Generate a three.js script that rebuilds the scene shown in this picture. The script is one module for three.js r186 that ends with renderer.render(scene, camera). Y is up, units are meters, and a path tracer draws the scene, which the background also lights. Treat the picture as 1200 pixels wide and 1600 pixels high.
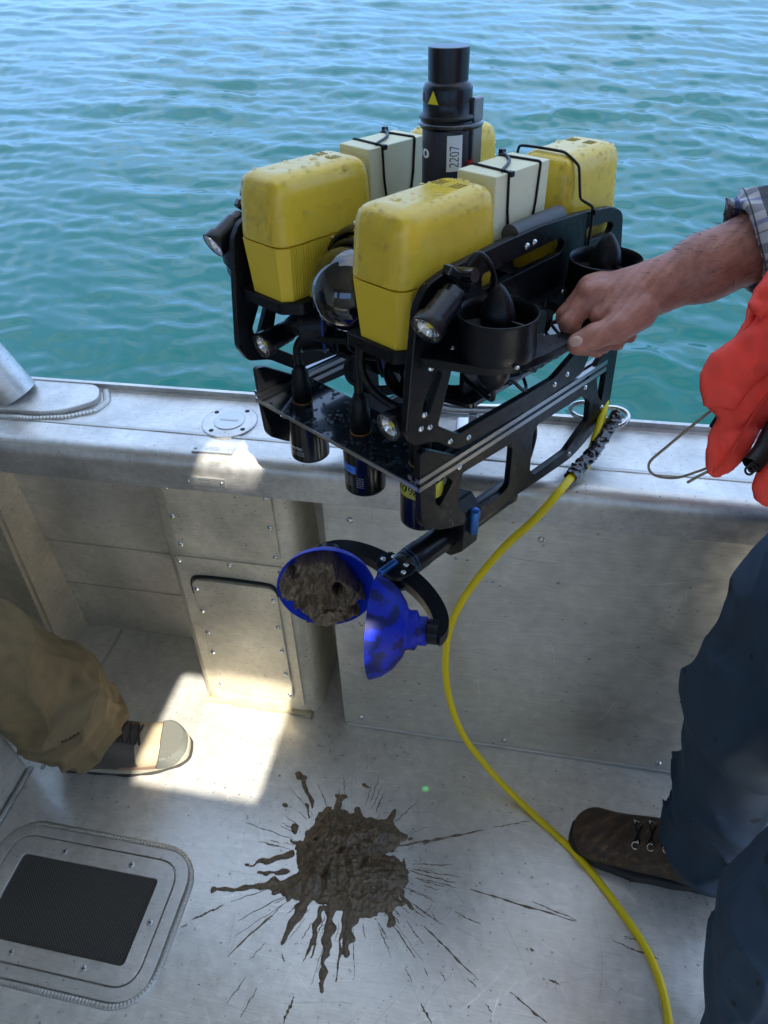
import * as THREE from 'three';
import { mergeGeometries } from 'three/addons/utils/BufferGeometryUtils.js';
import { RoundedBoxGeometry } from 'three/addons/geometries/RoundedBoxGeometry.js';
import { createNoise2D, createNoise3D } from 'simplex-noise';

// ---------------------------------------------------------------- camera, sky, sun, exposure
const scene = new THREE.Scene();
const V = (x, y, z) => new THREE.Vector3(x, y, z);
const camera = new THREE.PerspectiveCamera(2 * Math.atan(800 / 1150) * 180 / Math.PI, 768 / 1024, 0.05, 3000);
camera.matrixAutoUpdate = true;
camera.position.set(0, 1.53, 0.898);
{ // measured axes of the lens: right, up, back
  const m = new THREE.Matrix4().makeBasis(V(0.9790, -0.0490, -0.1960).normalize(), V(-0.0960, 0.7400, -0.6660).normalize(), V(0.1780, 0.6710, 0.7200).normalize());
  camera.quaternion.setFromRotationMatrix(m);
}
scene.add(camera);
const renderer = new THREE.WebGLRenderer({ antialias: true });
renderer.toneMapping = THREE.LinearToneMapping;
renderer.toneMappingExposure = 2.9;
renderer.shadowMap.enabled = true;

const sunDir = V(0.42, 1, 0.50).normalize(); // high, from inboard and aft
{ // clear sky, pale towards the horizon, thin high cloud
  const w = 512, h = 256, d = new Float32Array(w * h * 4), nz = createNoise3D(rng(5));
  for (let j = 0; j < h; j++) for (let i = 0; i < w; i++) {
    const el = (j + 0.5) / h * Math.PI - Math.PI / 2, az = (i + 0.5) / w * 2 * Math.PI;
    const t = Math.max(0, Math.sin(el)), k = Math.pow(1 - t, 2.6);
    let r = 0.27 - 0.09 * k, g = 0.41 - 0.02 * k, b = 0.66 + 0.14 * k;
    const p = [Math.cos(el) * Math.cos(az), t, Math.cos(el) * Math.sin(az)], s = 1 / (t + 0.18);
    let n = 0, a = 0.5, f = 1.1; for (let o = 0; o < 5; o++) { n += a * nz(p[0] * s * f, 3.1, p[2] * s * f * 2.2); a *= 0.5; f *= 2.1; }
    const c = Math.min(1, Math.max(0, (n + 0.14) * 1.6)) * (0.08 + 0.6 * t);
    r += (0.80 - r) * c; g += (0.83 - g) * c; b += (0.87 - b) * c;
    if (el < 0) { r = 0.10; g = 0.20; b = 0.24; }
    d.set([r * 1.0, g * 1.0, b * 1.0, 1], (j * w + i) * 4);
  }
  const t = new THREE.DataTexture(d, w, h, THREE.RGBAFormat, THREE.FloatType);
  t.mapping = THREE.EquirectangularReflectionMapping; t.magFilter = THREE.LinearFilter; t.minFilter = THREE.LinearFilter; t.needsUpdate = true;
  scene.background = t; scene.environment = t;
  scene.backgroundIntensity = 1.0; scene.environmentIntensity = 1.0;
}
const sun = new THREE.DirectionalLight(new THREE.Color(1, 0.93, 0.80), 5);
sun.position.copy(sunDir).multiplyScalar(20); sun.castShadow = true;
Object.assign(sun.shadow.camera, { left: -5, right: 5, top: 5, bottom: -5, near: 1, far: 60 }); sun.shadow.mapSize.set(4096, 4096);
scene.add(sun, sun.target);

// ---------------------------------------------------------------- helpers
function rng(seed) { let s = seed >>> 0; return () => { s = (s + 0x6D2B79F5) | 0; let t = Math.imul(s ^ (s >>> 15), 1 | s); t = (t + Math.imul(t ^ (t >>> 7), 61 | t)) ^ t; return ((t ^ (t >>> 14)) >>> 0) / 4294967296; }; }
const N3 = createNoise3D(rng(11)), N2 = createNoise2D(rng(12));
const fbm3 = (x, y, z, o = 4) => { let s = 0, a = 0.5; for (let i = 0; i < o; i++) { s += a * N3(x, y, z); x *= 2.03; y *= 2.03; z *= 2.03; a *= 0.5; } return s; };
const fbm2 = (x, y, o = 4) => { let s = 0, a = 0.5; for (let i = 0; i < o; i++) { s += a * N2(x, y); x *= 2.03; y *= 2.03; a *= 0.5; } return s; };
const clamp = (x, a = 0, b = 1) => Math.min(b, Math.max(a, x)), mix = (a, b, t) => a + (b - a) * t, smooth = (a, b, x) => { const t = clamp((x - a) / (b - a)); return t * t * (3 - 2 * t); };
const names = {};
function numbered(n) { if (!(n in names)) { names[n] = 0; return n; } return n + '_' + String(++names[n]).padStart(3, '0'); }
function shade(o) { o.castShadow = true; o.receiveShadow = true; return o; }
function part(name, g, m, parent) { const o = shade(new THREE.Mesh(g, m)); o.name = name; parent.add(o); return o; }
function thing(name, label, category, group, pos) {
  const o = new THREE.Group(); o.name = numbered(name); scene.add(o); o.userData = { label, category };
  if (group) o.userData.group = group; if (pos) o.position.set(...pos); return o;
}
function single(name, g, m, label, category, group) {
  const o = shade(new THREE.Mesh(g, m)); o.name = numbered(name); scene.add(o); o.userData = { label, category };
  if (group) o.userData.group = group; return o;
}
function struct(name, g, m) { const o = shade(new THREE.Mesh(g, m)); o.name = numbered(name); scene.add(o); o.userData = { kind: 'structure' }; return o; }
function sub(name, parent) { const o = new THREE.Group(); o.name = name; parent.add(o); return o; }
const clean = g => { const r = g.index ? g.toNonIndexed() : g; for (const k of Object.keys(r.attributes)) if (!['position', 'normal', 'uv'].includes(k)) r.deleteAttribute(k); if (!r.attributes.uv) r.setAttribute('uv', new THREE.BufferAttribute(new Float32Array(r.attributes.position.count * 2), 2)); return r; };
const join = a => mergeGeometries(a.map(clean));
const box = (w, h, d, x = 0, y = 0, z = 0, r = 0) => (r ? new RoundedBoxGeometry(w, h, d, 3, r) : new THREE.BoxGeometry(w, h, d)).translate(x, y, z);
const cyl = (r0, r1, h, x = 0, y = 0, z = 0, s = 32, open = false) => new THREE.CylinderGeometry(r0, r1, h, s, 1, open).translate(x, y, z);
// a cylinder from a to b
function rod(a, b, r, r2 = r, s = 20) { const d = b.clone().sub(a), g = new THREE.CylinderGeometry(r2, r, d.length(), s); g.applyQuaternion(new THREE.Quaternion().setFromUnitVectors(V(0, 1, 0), d.clone().normalize())); const m = a.clone().add(b).multiplyScalar(0.5); return g.translate(m.x, m.y, m.z); }
function tube(pts, r, seg = 60, rad = 10, tension = 0.5) { return new THREE.TubeGeometry(new THREE.CatmullRomCurve3(pts.map(p => p.isVector3 ? p : V(...p)), false, 'catmullrom', tension), seg, r, rad); }
function lathe(pts, s = 40) { return new THREE.LatheGeometry(pts.map(p => new THREE.Vector2(...p)), s); }
// planar uv in metres by the dominant axis of each face
function boxUV(g, k = 1) {
  g = g.index ? g.toNonIndexed() : g; const p = g.attributes.position, uv = new Float32Array(p.count * 2), a = V(), b = V(), c = V();
  for (let i = 0; i < p.count; i += 3) {
    a.fromBufferAttribute(p, i); b.fromBufferAttribute(p, i + 1); c.fromBufferAttribute(p, i + 2);
    const n = b.clone().sub(a).cross(c.clone().sub(a)), x = Math.abs(n.x), y = Math.abs(n.y), z = Math.abs(n.z);
    [a, b, c].forEach((v, j) => { const q = y >= x && y >= z ? [v.x, v.z] : x >= z ? [v.z, v.y] : [v.x, v.y]; uv[(i + j) * 2] = q[0] * k; uv[(i + j) * 2 + 1] = q[1] * k; });
  }
  g.setAttribute('uv', new THREE.BufferAttribute(uv, 2)); return g;
}
// closed polygon with rounded corners
function roundPoly(pts, r, Cls = THREE.Shape) {
  const s = new Cls(), n = pts.length, P = pts.map(p => new THREE.Vector2(p[0], p[1]));
  for (let i = 0; i < n; i++) {
    const a = P[(i + n - 1) % n], b = P[i], c = P[(i + 1) % n], rr = pts[i][2] ?? r, da = a.clone().sub(b), dc = c.clone().sub(b);
    const t = Math.min(rr, da.length() * 0.45, dc.length() * 0.45), p = b.clone().add(da.normalize().multiplyScalar(t)), q = b.clone().add(dc.normalize().multiplyScalar(t));
    i ? s.lineTo(p.x, p.y) : s.moveTo(p.x, p.y); s.quadraticCurveTo(b.x, b.y, q.x, q.y);
  }
  s.closePath(); return s;
}
function extrude(shape, depth, bevel = 0.001, seg = 6) { return new THREE.ExtrudeGeometry(shape, { depth: depth - 2 * bevel, bevelEnabled: bevel > 0, bevelThickness: bevel, bevelSize: bevel, bevelOffset: -bevel, bevelSegments: 2, curveSegments: seg }).translate(0, 0, bevel); }
// plate standing across local x: outline in (z, y), outer face at x0, thickness towards -x
function plateX(pts, holes, x0, t, r = 0.008) { const s = roundPoly(pts, r); for (const h of holes) s.holes.push(roundPoly(h, 0.006, THREE.Path)); const g = extrude(s, t, 0.0012); g.applyMatrix4(new THREE.Matrix4().makeBasis(V(0, 0, 1), V(0, 1, 0), V(-1, 0, 0))); return g.translate(x0, 0, 0); }
// plate lying flat: outline in (x, z), top at y0, thickness downwards
function plateY(pts, holes, y0, t, r = 0.006, bevel = 0.001) { const s = roundPoly(pts, r); for (const h of holes) s.holes.push(h.isPath || h.curves ? h : roundPoly(h, 0.004, THREE.Path)); const g = extrude(s, t, bevel, 16); g.applyMatrix4(new THREE.Matrix4().makeBasis(V(1, 0, 0), V(0, 0, 1), V(0, -1, 0))); return g.translate(0, y0, 0); }
const circle = (x, y, r) => { const p = new THREE.Path(); p.absarc(x, y, r, 0, Math.PI * 2, true); return p; };
// smooth surface of a distance field (surface nets), smooth normals from the field
function field(f, lo, hi, cell) {
  const n = [0, 1, 2].map(i => Math.ceil((hi[i] - lo[i]) / cell) + 1), id = (i, j, k) => (k * n[1] + j) * n[0] + i, F = new Float32Array(n[0] * n[1] * n[2]);
  for (let k = 0; k < n[2]; k++) for (let j = 0; j < n[1]; j++) for (let i = 0; i < n[0]; i++) F[id(i, j, k)] = f(lo[0] + i * cell, lo[1] + j * cell, lo[2] + k * cell);
  const vid = new Int32Array(F.length).fill(-1), pos = [], idx = [];
  const E = [[0, 1], [0, 2], [0, 4], [1, 3], [1, 5], [2, 3], [2, 6], [3, 7], [4, 5], [4, 6], [5, 7], [6, 7]];
  for (let k = 0; k < n[2] - 1; k++) for (let j = 0; j < n[1] - 1; j++) for (let i = 0; i < n[0] - 1; i++) {
    const c = []; let m = 0; for (let q = 0; q < 8; q++) { const v = F[id(i + (q & 1), j + ((q >> 1) & 1), k + (q >> 2))]; c.push(v); if (v < 0) m++; }
    if (m === 0 || m === 8) continue;
    let x = 0, y = 0, z = 0, cnt = 0;
    for (const [a, b] of E) if ((c[a] < 0) !== (c[b] < 0)) { const t = c[a] / (c[a] - c[b]); x += (a & 1) + t * ((b & 1) - (a & 1)); y += ((a >> 1) & 1) + t * (((b >> 1) & 1) - ((a >> 1) & 1)); z += (a >> 2) + t * ((b >> 2) - (a >> 2)); cnt++; }
    vid[id(i, j, k)] = pos.length / 3; pos.push(lo[0] + (i + x / cnt) * cell, lo[1] + (j + y / cnt) * cell, lo[2] + (k + z / cnt) * cell);
  }
  const quad = (a, b, c, d, flip) => { if (a < 0 || b < 0 || c < 0 || d < 0) return; flip ? idx.push(a, c, b, a, d, c) : idx.push(a, b, c, a, c, d); };
  for (let k = 1; k < n[2] - 1; k++) for (let j = 1; j < n[1] - 1; j++) for (let i = 1; i < n[0] - 1; i++) {
    const s = F[id(i, j, k)] < 0;
    if (s !== F[id(i + 1, j, k)] < 0) quad(vid[id(i, j - 1, k - 1)], vid[id(i, j, k - 1)], vid[id(i, j, k)], vid[id(i, j - 1, k)], !s);
    if (s !== F[id(i, j + 1, k)] < 0) quad(vid[id(i - 1, j, k - 1)], vid[id(i - 1, j, k)], vid[id(i, j, k)], vid[id(i, j, k - 1)], !s);
    if (s !== F[id(i, j, k + 1)] < 0) quad(vid[id(i - 1, j - 1, k)], vid[id(i, j - 1, k)], vid[id(i, j, k)], vid[id(i - 1, j, k)], !s);
  }
  const g = new THREE.BufferGeometry(); g.setAttribute('position', new THREE.Float32BufferAttribute(pos, 3)); g.setIndex(idx);
  const nor = new Float32Array(pos.length), e = cell * 0.5, v = V();
  for (let i = 0; i < pos.length; i += 3) { const [x, y, z] = [pos[i], pos[i + 1], pos[i + 2]]; v.set(f(x + e, y, z) - f(x - e, y, z), f(x, y + e, z) - f(x, y - e, z), f(x, y, z + e) - f(x, y, z - e)).normalize(); nor.set([v.x, v.y, v.z], i); }
  g.setAttribute('normal', new THREE.BufferAttribute(nor, 3));
  const uv = new Float32Array(pos.length / 3 * 2); for (let i = 0; i < pos.length / 3; i++) { uv[2 * i] = pos[3 * i] + pos[3 * i + 2] * 0.8; uv[2 * i + 1] = pos[3 * i + 1] + pos[3 * i + 2] * 0.35; }
  g.setAttribute('uv', new THREE.BufferAttribute(uv, 2));
  return g;
}
const smin = (a, b, k) => { const h = Math.max(k - Math.abs(a - b), 0) / k; return Math.min(a, b) - h * h * k * 0.25; };
const smax = (a, b, k) => -smin(-a, -b, k);
function capsule(a, b, ra, rb) { // tapered capsule distance
  const bx = b[0] - a[0], by = b[1] - a[1], bz = b[2] - a[2], l2 = bx * bx + by * by + bz * bz;
  return (x, y, z) => { const px = x - a[0], py = y - a[1], pz = z - a[2], t = clamp((px * bx + py * by + pz * bz) / l2), dx = px - bx * t, dy = py - by * t, dz = pz - bz * t; return Math.sqrt(dx * dx + dy * dy + dz * dz) - (ra + (rb - ra) * t); };
}
function bones(list, k) { const fs = list.map(l => capsule(...l)); return (x, y, z) => { let d = 1e9; for (const f of fs) d = smin(d, f(x, y, z), k); return d; }; }
function rbox(x, y, z, hx, hy, hz, r) { const qx = Math.abs(x) - hx + r, qy = Math.abs(y) - hy + r, qz = Math.abs(z) - hz + r; return Math.hypot(Math.max(qx, 0), Math.max(qy, 0), Math.max(qz, 0)) + Math.min(Math.max(qx, qy, qz), 0) - r; }
function ellipsoid(c, r) { return (x, y, z) => { const a = (x - c[0]) / r[0], b = (y - c[1]) / r[1], d = (z - c[2]) / r[2], k = Math.hypot(a, b, d); return (k - 1) * Math.min(...r) * 0.9; }; }

// ---------------------------------------------------------------- textures
function tex(w, h, fn, srgb = true, rep = 1) {
  const d = new Uint8Array(w * h * 4);
  for (let j = 0; j < h; j++) for (let i = 0; i < w; i++) { const c = fn(i / w, j / h, i, j), o = (j * w + i) * 4; d[o] = clamp(c[0]) * 255; d[o + 1] = clamp(c[1] ?? c[0]) * 255; d[o + 2] = clamp(c[2] ?? c[0]) * 255; d[o + 3] = 255; }
  const t = new THREE.DataTexture(d, w, h, THREE.RGBAFormat); t.wrapS = t.wrapT = THREE.RepeatWrapping; t.magFilter = THREE.LinearFilter; t.minFilter = THREE.LinearMipmapLinearFilter; t.generateMipmaps = true;
  if (srgb) t.colorSpace = THREE.SRGBColorSpace; t.repeat.set(rep, rep); t.needsUpdate = true; return t;
}
// tileable noise: 2-torus in 4 dimensions is replaced by blending shifted copies
function tile(f) { return (u, v) => { const s = smooth(0.8, 1, u), t = smooth(0.8, 1, v), row = y => s > 0 ? mix(f(u, y), f(u - 1, y), s) : f(u, y); return t > 0 ? mix(row(v), row(v - 1), t) : row(v); }; }
// worn metal sheet: blotches, specks, hairline scratches
function metalMaps(seed, w, { blot = 0.10, speck = 0.05, scr = 160, tint = [1, 0.99, 0.97], base = 0.62, long = 0.16 }) {
  const R = rng(seed), n = w * w, A = new Float32Array(n), B = new Float32Array(n), o = seed * 7.3;
  const big = tile((u, v) => fbm2(u * 3 + o, v * 3 - o, 5)), fine = tile((u, v) => fbm2(u * 24 + o, v * 24 + o, 4));
  for (let j = 0; j < w; j++) for (let i = 0; i < w; i++) { const u = i / w, v = j / w, b = big(u, v), f = fine(u, v); const br = 0.03 * N2(u * 9, v * 420 + o) + 0.02 * N2(u * 30, v * 900); A[j * w + i] = base + blot * b + 0.05 * f + br; B[j * w + i] = 0.5 + 0.22 * b + 0.3 * f - 3 * br; }
  const put = (x, y, a, b) => { const i = (((y | 0) % w + w) % w) * w + (((x | 0) % w + w) % w); A[i] += a; B[i] += b; };
  for (let s = 0; s < scr; s++) { let x = R() * w, y = R() * w, t = R() * 6.28, l = (0.01 + R() * R() * long) * w, c = (R() - 0.5) * 0.01, k = (R() < 0.65 ? 1 : -1) * (0.03 + R() * 0.09); for (let q = 0; q < l; q++) { put(x, y, k, -k * 2.2); x += Math.cos(t); y += Math.sin(t); t += c; } }
  for (let s = 0; s < n * speck * 0.02; s++) { const x = R() * w, y = R() * w, r = R() * R() * w * 0.0035, k = -(0.05 + R() * 0.16); for (let b = -r; b <= r; b++) for (let a = -r; a <= r; a++) if (a * a + b * b <= r * r) put(x + a, y + b, k, 0.25); }
  return { map: tex(w, w, (u, v, i, j) => { const q = A[j * w + i]; return [q * tint[0], q * tint[1], q * tint[2]]; }), rough: tex(w, w, (u, v, i, j) => { const q = B[j * w + i]; return [0, clamp(0.34 + 0.34 * q, 0.15, 0.95), 1]; }, false), bump: tex(w, w, (u, v, i, j) => [0.5 + 0.3 * (A[j * w + i] - base)], false) };
}
const noiseTex = (f, lo, hi, w = 512, sq = 1) => { const t = tile((u, v) => fbm2(u * f, v * f * sq, 5)); return tex(w, w, (u, v) => [mix(lo, hi, clamp(0.5 + 0.7 * t(u, v)))], false); };
const Std = o => new THREE.MeshStandardMaterial(o), Phy = o => new THREE.MeshPhysicalMaterial(o);
const lin = (r, g, b) => new THREE.Color().setRGB(r, g, b);
function metal(seed, size, opts, extra) { const m = metalMaps(seed, 1024, opts); for (const t of [m.map, m.rough, m.bump]) t.repeat.set(1 / size, 1 / size); return Std({ map: m.map, roughnessMap: m.rough, bumpMap: m.bump, bumpScale: 0.0008, roughness: 1, metalness: 1, ...extra }); }
const M = {};
M.deck = metal(3, 0.9, { blot: 0.07, speck: 0.09, scr: 700, base: 0.83, tint: [1, 0.99, 0.965] }, { metalness: 0.6, roughness: 0.66 });
M.gunwale = metal(4, 0.6, { blot: 0.12, speck: 0.14, scr: 320, base: 0.80 }, { metalness: 0.8, roughness: 0.85, bumpScale: 0.0016 });
M.wall = metal(5, 1.1, { blot: 0.07, speck: 0.07, scr: 260, base: 0.80, tint: [1, 0.985, 0.94] }, { metalness: 0.8, roughness: 0.9 });
M.console = metal(6, 0.7, { blot: 0.12, speck: 0.2, scr: 80, base: 0.81, tint: [1, 0.95, 0.84] }, { metalness: 0.5, roughness: 1.1 });
M.dull = metal(7, 0.8, { blot: 0.10, speck: 0.12, scr: 80, base: 0.79, tint: [1, 0.97, 0.9] }, { metalness: 0.5, roughness: 1.1 });
M.weld = Std({ color: lin(0.5, 0.5, 0.48), metalness: 0.8, roughness: 0.45 });
M.steel = Std({ color: lin(0.6, 0.6, 0.58), metalness: 1, roughness: 0.25 });
M.silver = Std({ color: lin(0.72, 0.73, 0.74), metalness: 1, roughness: 0.32 });
M.plaque = Std({ color: lin(0.55, 0.56, 0.57), metalness: 0.9, roughness: 0.4 });
M.mesh = (() => { const t = tex(256, 256, (u, v) => { const a = Math.abs(((u + v) * 8 % 1 + 1) % 1 - 0.5), b = Math.abs(((u - v) * 8 % 1 + 1) % 1 - 0.5), k = Math.max(a, b) > 0.36 ? 1 : 0; return [mix(0.10, 0.40, k), mix(0.10, 0.39, k), mix(0.10, 0.37, k)]; }); t.repeat.set(1 / 0.045, 1 / 0.045); const b = tex(256, 256, (u, v) => { const a = Math.abs(((u + v) * 8 % 1 + 1) % 1 - 0.5), c = Math.abs(((u - v) * 8 % 1 + 1) % 1 - 0.5); return [smooth(0.25, 0.42, Math.max(a, c))]; }, false); b.repeat.set(1 / 0.045, 1 / 0.045); return Std({ map: t, bumpMap: b, bumpScale: 0.002, roughness: 0.55, metalness: 0.3 }); })();
const rBlack = noiseTex(9, 0.30, 0.62, 512); rBlack.repeat.set(6, 6);
M.black = Phy({ color: lin(0.005, 0.0055, 0.007), roughnessMap: rBlack, roughness: 0.8, specularIntensity: 0.5 });
M.blackGloss = Phy({ color: lin(0.008, 0.008, 0.01), roughness: 0.18, clearcoat: 0.4, clearcoatRoughness: 0.1 });
M.blackMetal = Phy({ color: lin(0.005, 0.005, 0.007), specularIntensity: 0.5, roughness: 0.36, clearcoat: 0.3, clearcoatRoughness: 0.2 });
M.rubber = Phy({ color: lin(0.006, 0.006, 0.0065), roughness: 0.42, specularIntensity: 0.6 });
const fNoise = noiseTex(5, 0.25, 0.45, 512); fNoise.repeat.set(5, 5);
M.fairing = Phy({ color: lin(0.70, 0.485, 0.04), roughnessMap: fNoise, roughness: 0.8 });
{ const rib = tex(256, 64, (u) => { const k = Math.abs((u * 40) % 1 - 0.5); return [k > 0.36 ? 0.1 : 0.9]; }, false); rib.repeat.set(1 / 0.16, 1); M.foam = Std({ color: lin(0.72, 0.50, 0.025), roughness: 0.5, bumpMap: rib, bumpScale: 0.0015 }); }
{ const c = tex(256, 256, (u, v) => { const n = 0.5 + 0.5 * fbm2(u * 6, v * 60, 3); return [mix(0.84, 0.90, n), mix(0.83, 0.88, n), mix(0.70, 0.75, n)]; }); c.repeat.set(8, 8); M.block = Std({ map: c, roughness: 0.75 }); }
M.lens = Phy({ color: lin(1, 1, 1), roughness: 0.02, transmission: 1, thickness: 0, ior: 1.5 });
M.led = Std({ color: lin(0.8, 0.7, 0.05), roughness: 0.5 });
M.reflector = Std({ color: lin(0.85, 0.85, 0.85), metalness: 1, roughness: 0.12 });
M.dome = Phy({ color: lin(0.004, 0.004, 0.005), roughness: 0.03, clearcoat: 1, clearcoatRoughness: 0.01 });
M.navy = Std({ color: lin(0.012, 0.02, 0.07), roughness: 0.35 });
M.blue = Std({ color: lin(0.01, 0.04, 0.22), roughness: 0.35 });
M.blueMetal = Std({ color: lin(0.05, 0.18, 0.5), metalness: 0.8, roughness: 0.3 });
M.red = Std({ color: lin(0.35, 0.02, 0.02), roughness: 0.4 });
M.tether = Std({ color: lin(0.78, 0.60, 0.0), roughness: 0.5 });
M.water = Phy({ color: lin(1, 1, 1), roughness: 0.02, transmission: 1, thickness: 0.004, ior: 1.33 });
{ const t = tex(256, 256, (u, v) => { const n = fbm2(u * 10, v * 10, 5); const k = 0.40 + 0.12 * n; return [k * 1.0, k * 0.85, k * 0.655]; }); t.repeat.set(9, 9); const r = noiseTex(14, 0.16, 0.55, 256); r.repeat.set(12, 12); M.mud = Std({ map: t, roughnessMap: r, roughness: 1 }); }
// canvas lettering
function canvas(w, h, draw) { const c = document.createElement('canvas'); c.width = w; c.height = h; const x = c.getContext('2d'); draw(x, w, h); const t = new THREE.CanvasTexture(c); t.colorSpace = THREE.SRGBColorSpace; return t; }

// ================================================================ SETTING
// ---- sea: one sheet to the horizon with real waves
{
  const rows = 620, cols = 560, pos = new Float32Array(rows * cols * 3), idx = [], R = rng(77), waves = [];
  const add = (l, amp, th) => waves.push({ k: 2 * Math.PI / l, a: amp, cx: Math.sin(th), cz: Math.cos(th), p: R() * 6.28, l });
  for (let i = 0; i < 12; i++) add(0.9 + R() * 1.8, 0.0033, -0.25 + (R() - 0.5) * 1.0);
  for (let i = 0; i < 26; i++) add(0.20 + R() * 0.5, 0.0024, -0.2 + (R() - 0.5) * 1.3);
  for (let i = 0; i < 26; i++) add(0.08 + R() * 0.14, 0.0009, -0.2 + (R() - 0.5) * 2.2);
  for (let j = 0; j < rows; j++) {
    const t = j / (rows - 1), dist = t < 0.9 ? 1.1 * Math.pow(45, t / 0.9) : 49.5 * Math.pow(40, (t - 0.9) / 0.1), z = 0.9 - dist, step = dist * Math.log(45) / 0.9 / rows;
    for (let i = 0; i < cols; i++) {
      const u = i / (cols - 1) * 2 - 1, x = u * (1.6 + dist * 0.85) + 0.08 * dist; let y = -0.12;
      const gust = 0.75 + 0.5 * fbm2(x * 0.25 + 3, z * 0.5, 3), bend = [1.3 * N2(x * 0.17, z * 0.17), 1.3 * N2(x * 0.6 + 9, z * 0.6), 1.3 * N2(x * 1.9, z * 1.9 + 5)];
      for (const w of waves) { const fade = smooth(1.6, 4, w.l / Math.max(step * Math.abs(w.cz) * 1.2, dist * 1.7 / cols)); if (fade > 0) { const s = Math.sin(w.k * (w.cx * x + w.cz * z) + w.p + (w.k % 1 + 0.4) * bend[w.l > 1 ? 0 : w.l > 0.31 ? 1 : 2]); y += fade * gust * w.a * (s + 0.25 * s * s); } }
      pos.set([x, y, z], (j * cols + i) * 3);
    }
  }
  for (let j = 0; j < rows - 1; j++) for (let i = 0; i < cols - 1; i++) { const a = j * cols + i, b = a + 1, c = a + cols, d = c + 1; idx.push(a, b, c, b, d, c); }
  const g = new THREE.BufferGeometry(); g.setAttribute('position', new THREE.BufferAttribute(pos, 3)); g.setIndex(idx); g.computeVertexNormals();
  const sea = struct('sea', g, Phy({ color: lin(0.001, 0.034, 0.038), roughness: 0.04, ior: 1.33 }));
  // the same water on the far side of the boat
  const s2 = new THREE.PlaneGeometry(4000, 4000).rotateX(-Math.PI / 2).translate(0, -0.20, 0); struct('water', s2, sea.material);
}
// ---- deck, hull and gunwale
const X0 = -3.2, X1 = 2.6;
struct('deck_floor', boxUV(box(X1 - X0, 0.03, 2.95, (X0 + X1) / 2, -0.015, 1.275)), M.deck);
{
  const t = thing('gunwale', 'wide bare aluminium gunwale with welded seam along the open side of the boat', 'gunwale');
  const s = new THREE.Shape(); s.moveTo(0.048, 0.655); s.lineTo(0.048, 0.702); s.absarc(0.076, 0.704, 0.028, Math.PI, Math.PI / 2, true); s.lineTo(0.235, 0.732); s.lineTo(0.238, 0.736); s.lineTo(0.256, 0.736); s.lineTo(0.258, 0.655); s.lineTo(0.252, 0.62); s.lineTo(0.24, 0.62); s.lineTo(0.24, 0.68); s.lineTo(0.06, 0.68); s.lineTo(0.06, 0.655); s.closePath();
  const g = new THREE.ExtrudeGeometry(s, { depth: X1 - X0, bevelEnabled: false, curveSegments: 10 }); g.applyMatrix4(new THREE.Matrix4().makeBasis(V(0, 0, -1), V(0, 1, 0), V(1, 0, 0))); g.translate(X0, 0, 0);
  part('rail', boxUV(g), M.gunwale, t);
  part('outer_lip', boxUV(box(X1 - X0, 0.010, 0.008, (X0 + X1) / 2, 0.741, -0.246)), M.gunwale, t);
  weld(t, [[X0, 0.7325, -0.124], [-0.7, 0.7325, -0.122], [-0.2, 0.7325, -0.118], [X1, 0.7325, -0.113]], 0.0045, 0.0018);
}
function weld(parent, pts, w, h) { // rippled bead lying along a path
  const c = new THREE.CatmullRomCurve3(pts.map(p => V(...p)), false, 'catmullrom', 0.1), L = c.getLength(), n = Math.min(2400, Math.round(L / 0.0022)), P = [], I = [], m = 7, up = V(0, 1, 0);
  for (let i = 0; i <= n; i++) {
    const p = c.getPointAt(i / n), t = c.getTangentAt(i / n), s = t.clone().cross(up).normalize(), k = 1 + 0.22 * Math.sin(i / n * L / 0.0068 * 6.283) + 0.22 * N2(i * 0.03, pts[0][0] * 9);
    for (let q = 0; q < m; q++) { const a = Math.PI * q / (m - 1), o = s.clone().multiplyScalar(-Math.cos(a) * w * (0.85 + 0.15 * k)).addScaledVector(up, Math.sin(a) * h * k - 0.0004); P.push(p.x + o.x, p.y + o.y, p.z + o.z); }
  }
  for (let i = 0; i < n; i++) for (let q = 0; q < m - 1; q++) { const a = i * m + q, b = a + m; I.push(a, a + 1, b, b, a + 1, b + 1); }
  const g = new THREE.BufferGeometry(); g.setAttribute('position', new THREE.Float32BufferAttribute(P, 3)); g.setIndex(I); g.computeVertexNormals(); g.setAttribute('uv', new THREE.BufferAttribute(new Float32Array(P.length / 3 * 2), 2));
  return part('weld_bead', g, M.weld, parent);
}
const leanZ = y => -0.085 * y; // the inner side panels lean outboard
function lean(g, z0 = 0) { const p = g.attributes.position; for (let i = 0; i < p.count; i++) p.setZ(i, p.getZ(i) + z0 + leanZ(p.getY(i))); g.computeVertexNormals(); return g; }
function screw(parent, x, y, z, r = 0.006, axis = 'z', m = M.steel) { // domed slotted head facing +z or +y
  const g = join([lathe([[0, r * 0.55], [r * 0.45, r * 0.5], [r * 0.8, r * 0.3], [r, 0], [r, -0.001]], 14), box(r * 1.3, r * 0.14, r * 0.22, 0, r * 0.54, 0)]);
  if (axis === 'z') g.rotateX(Math.PI / 2); const o = part('screw', g, m, parent); o.position.set(x, y, z); o.rotation[axis === 'z' ? 'z' : 'y'] = (x * 91 + y * 57 + z * 31) % 3; return o;
}
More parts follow.
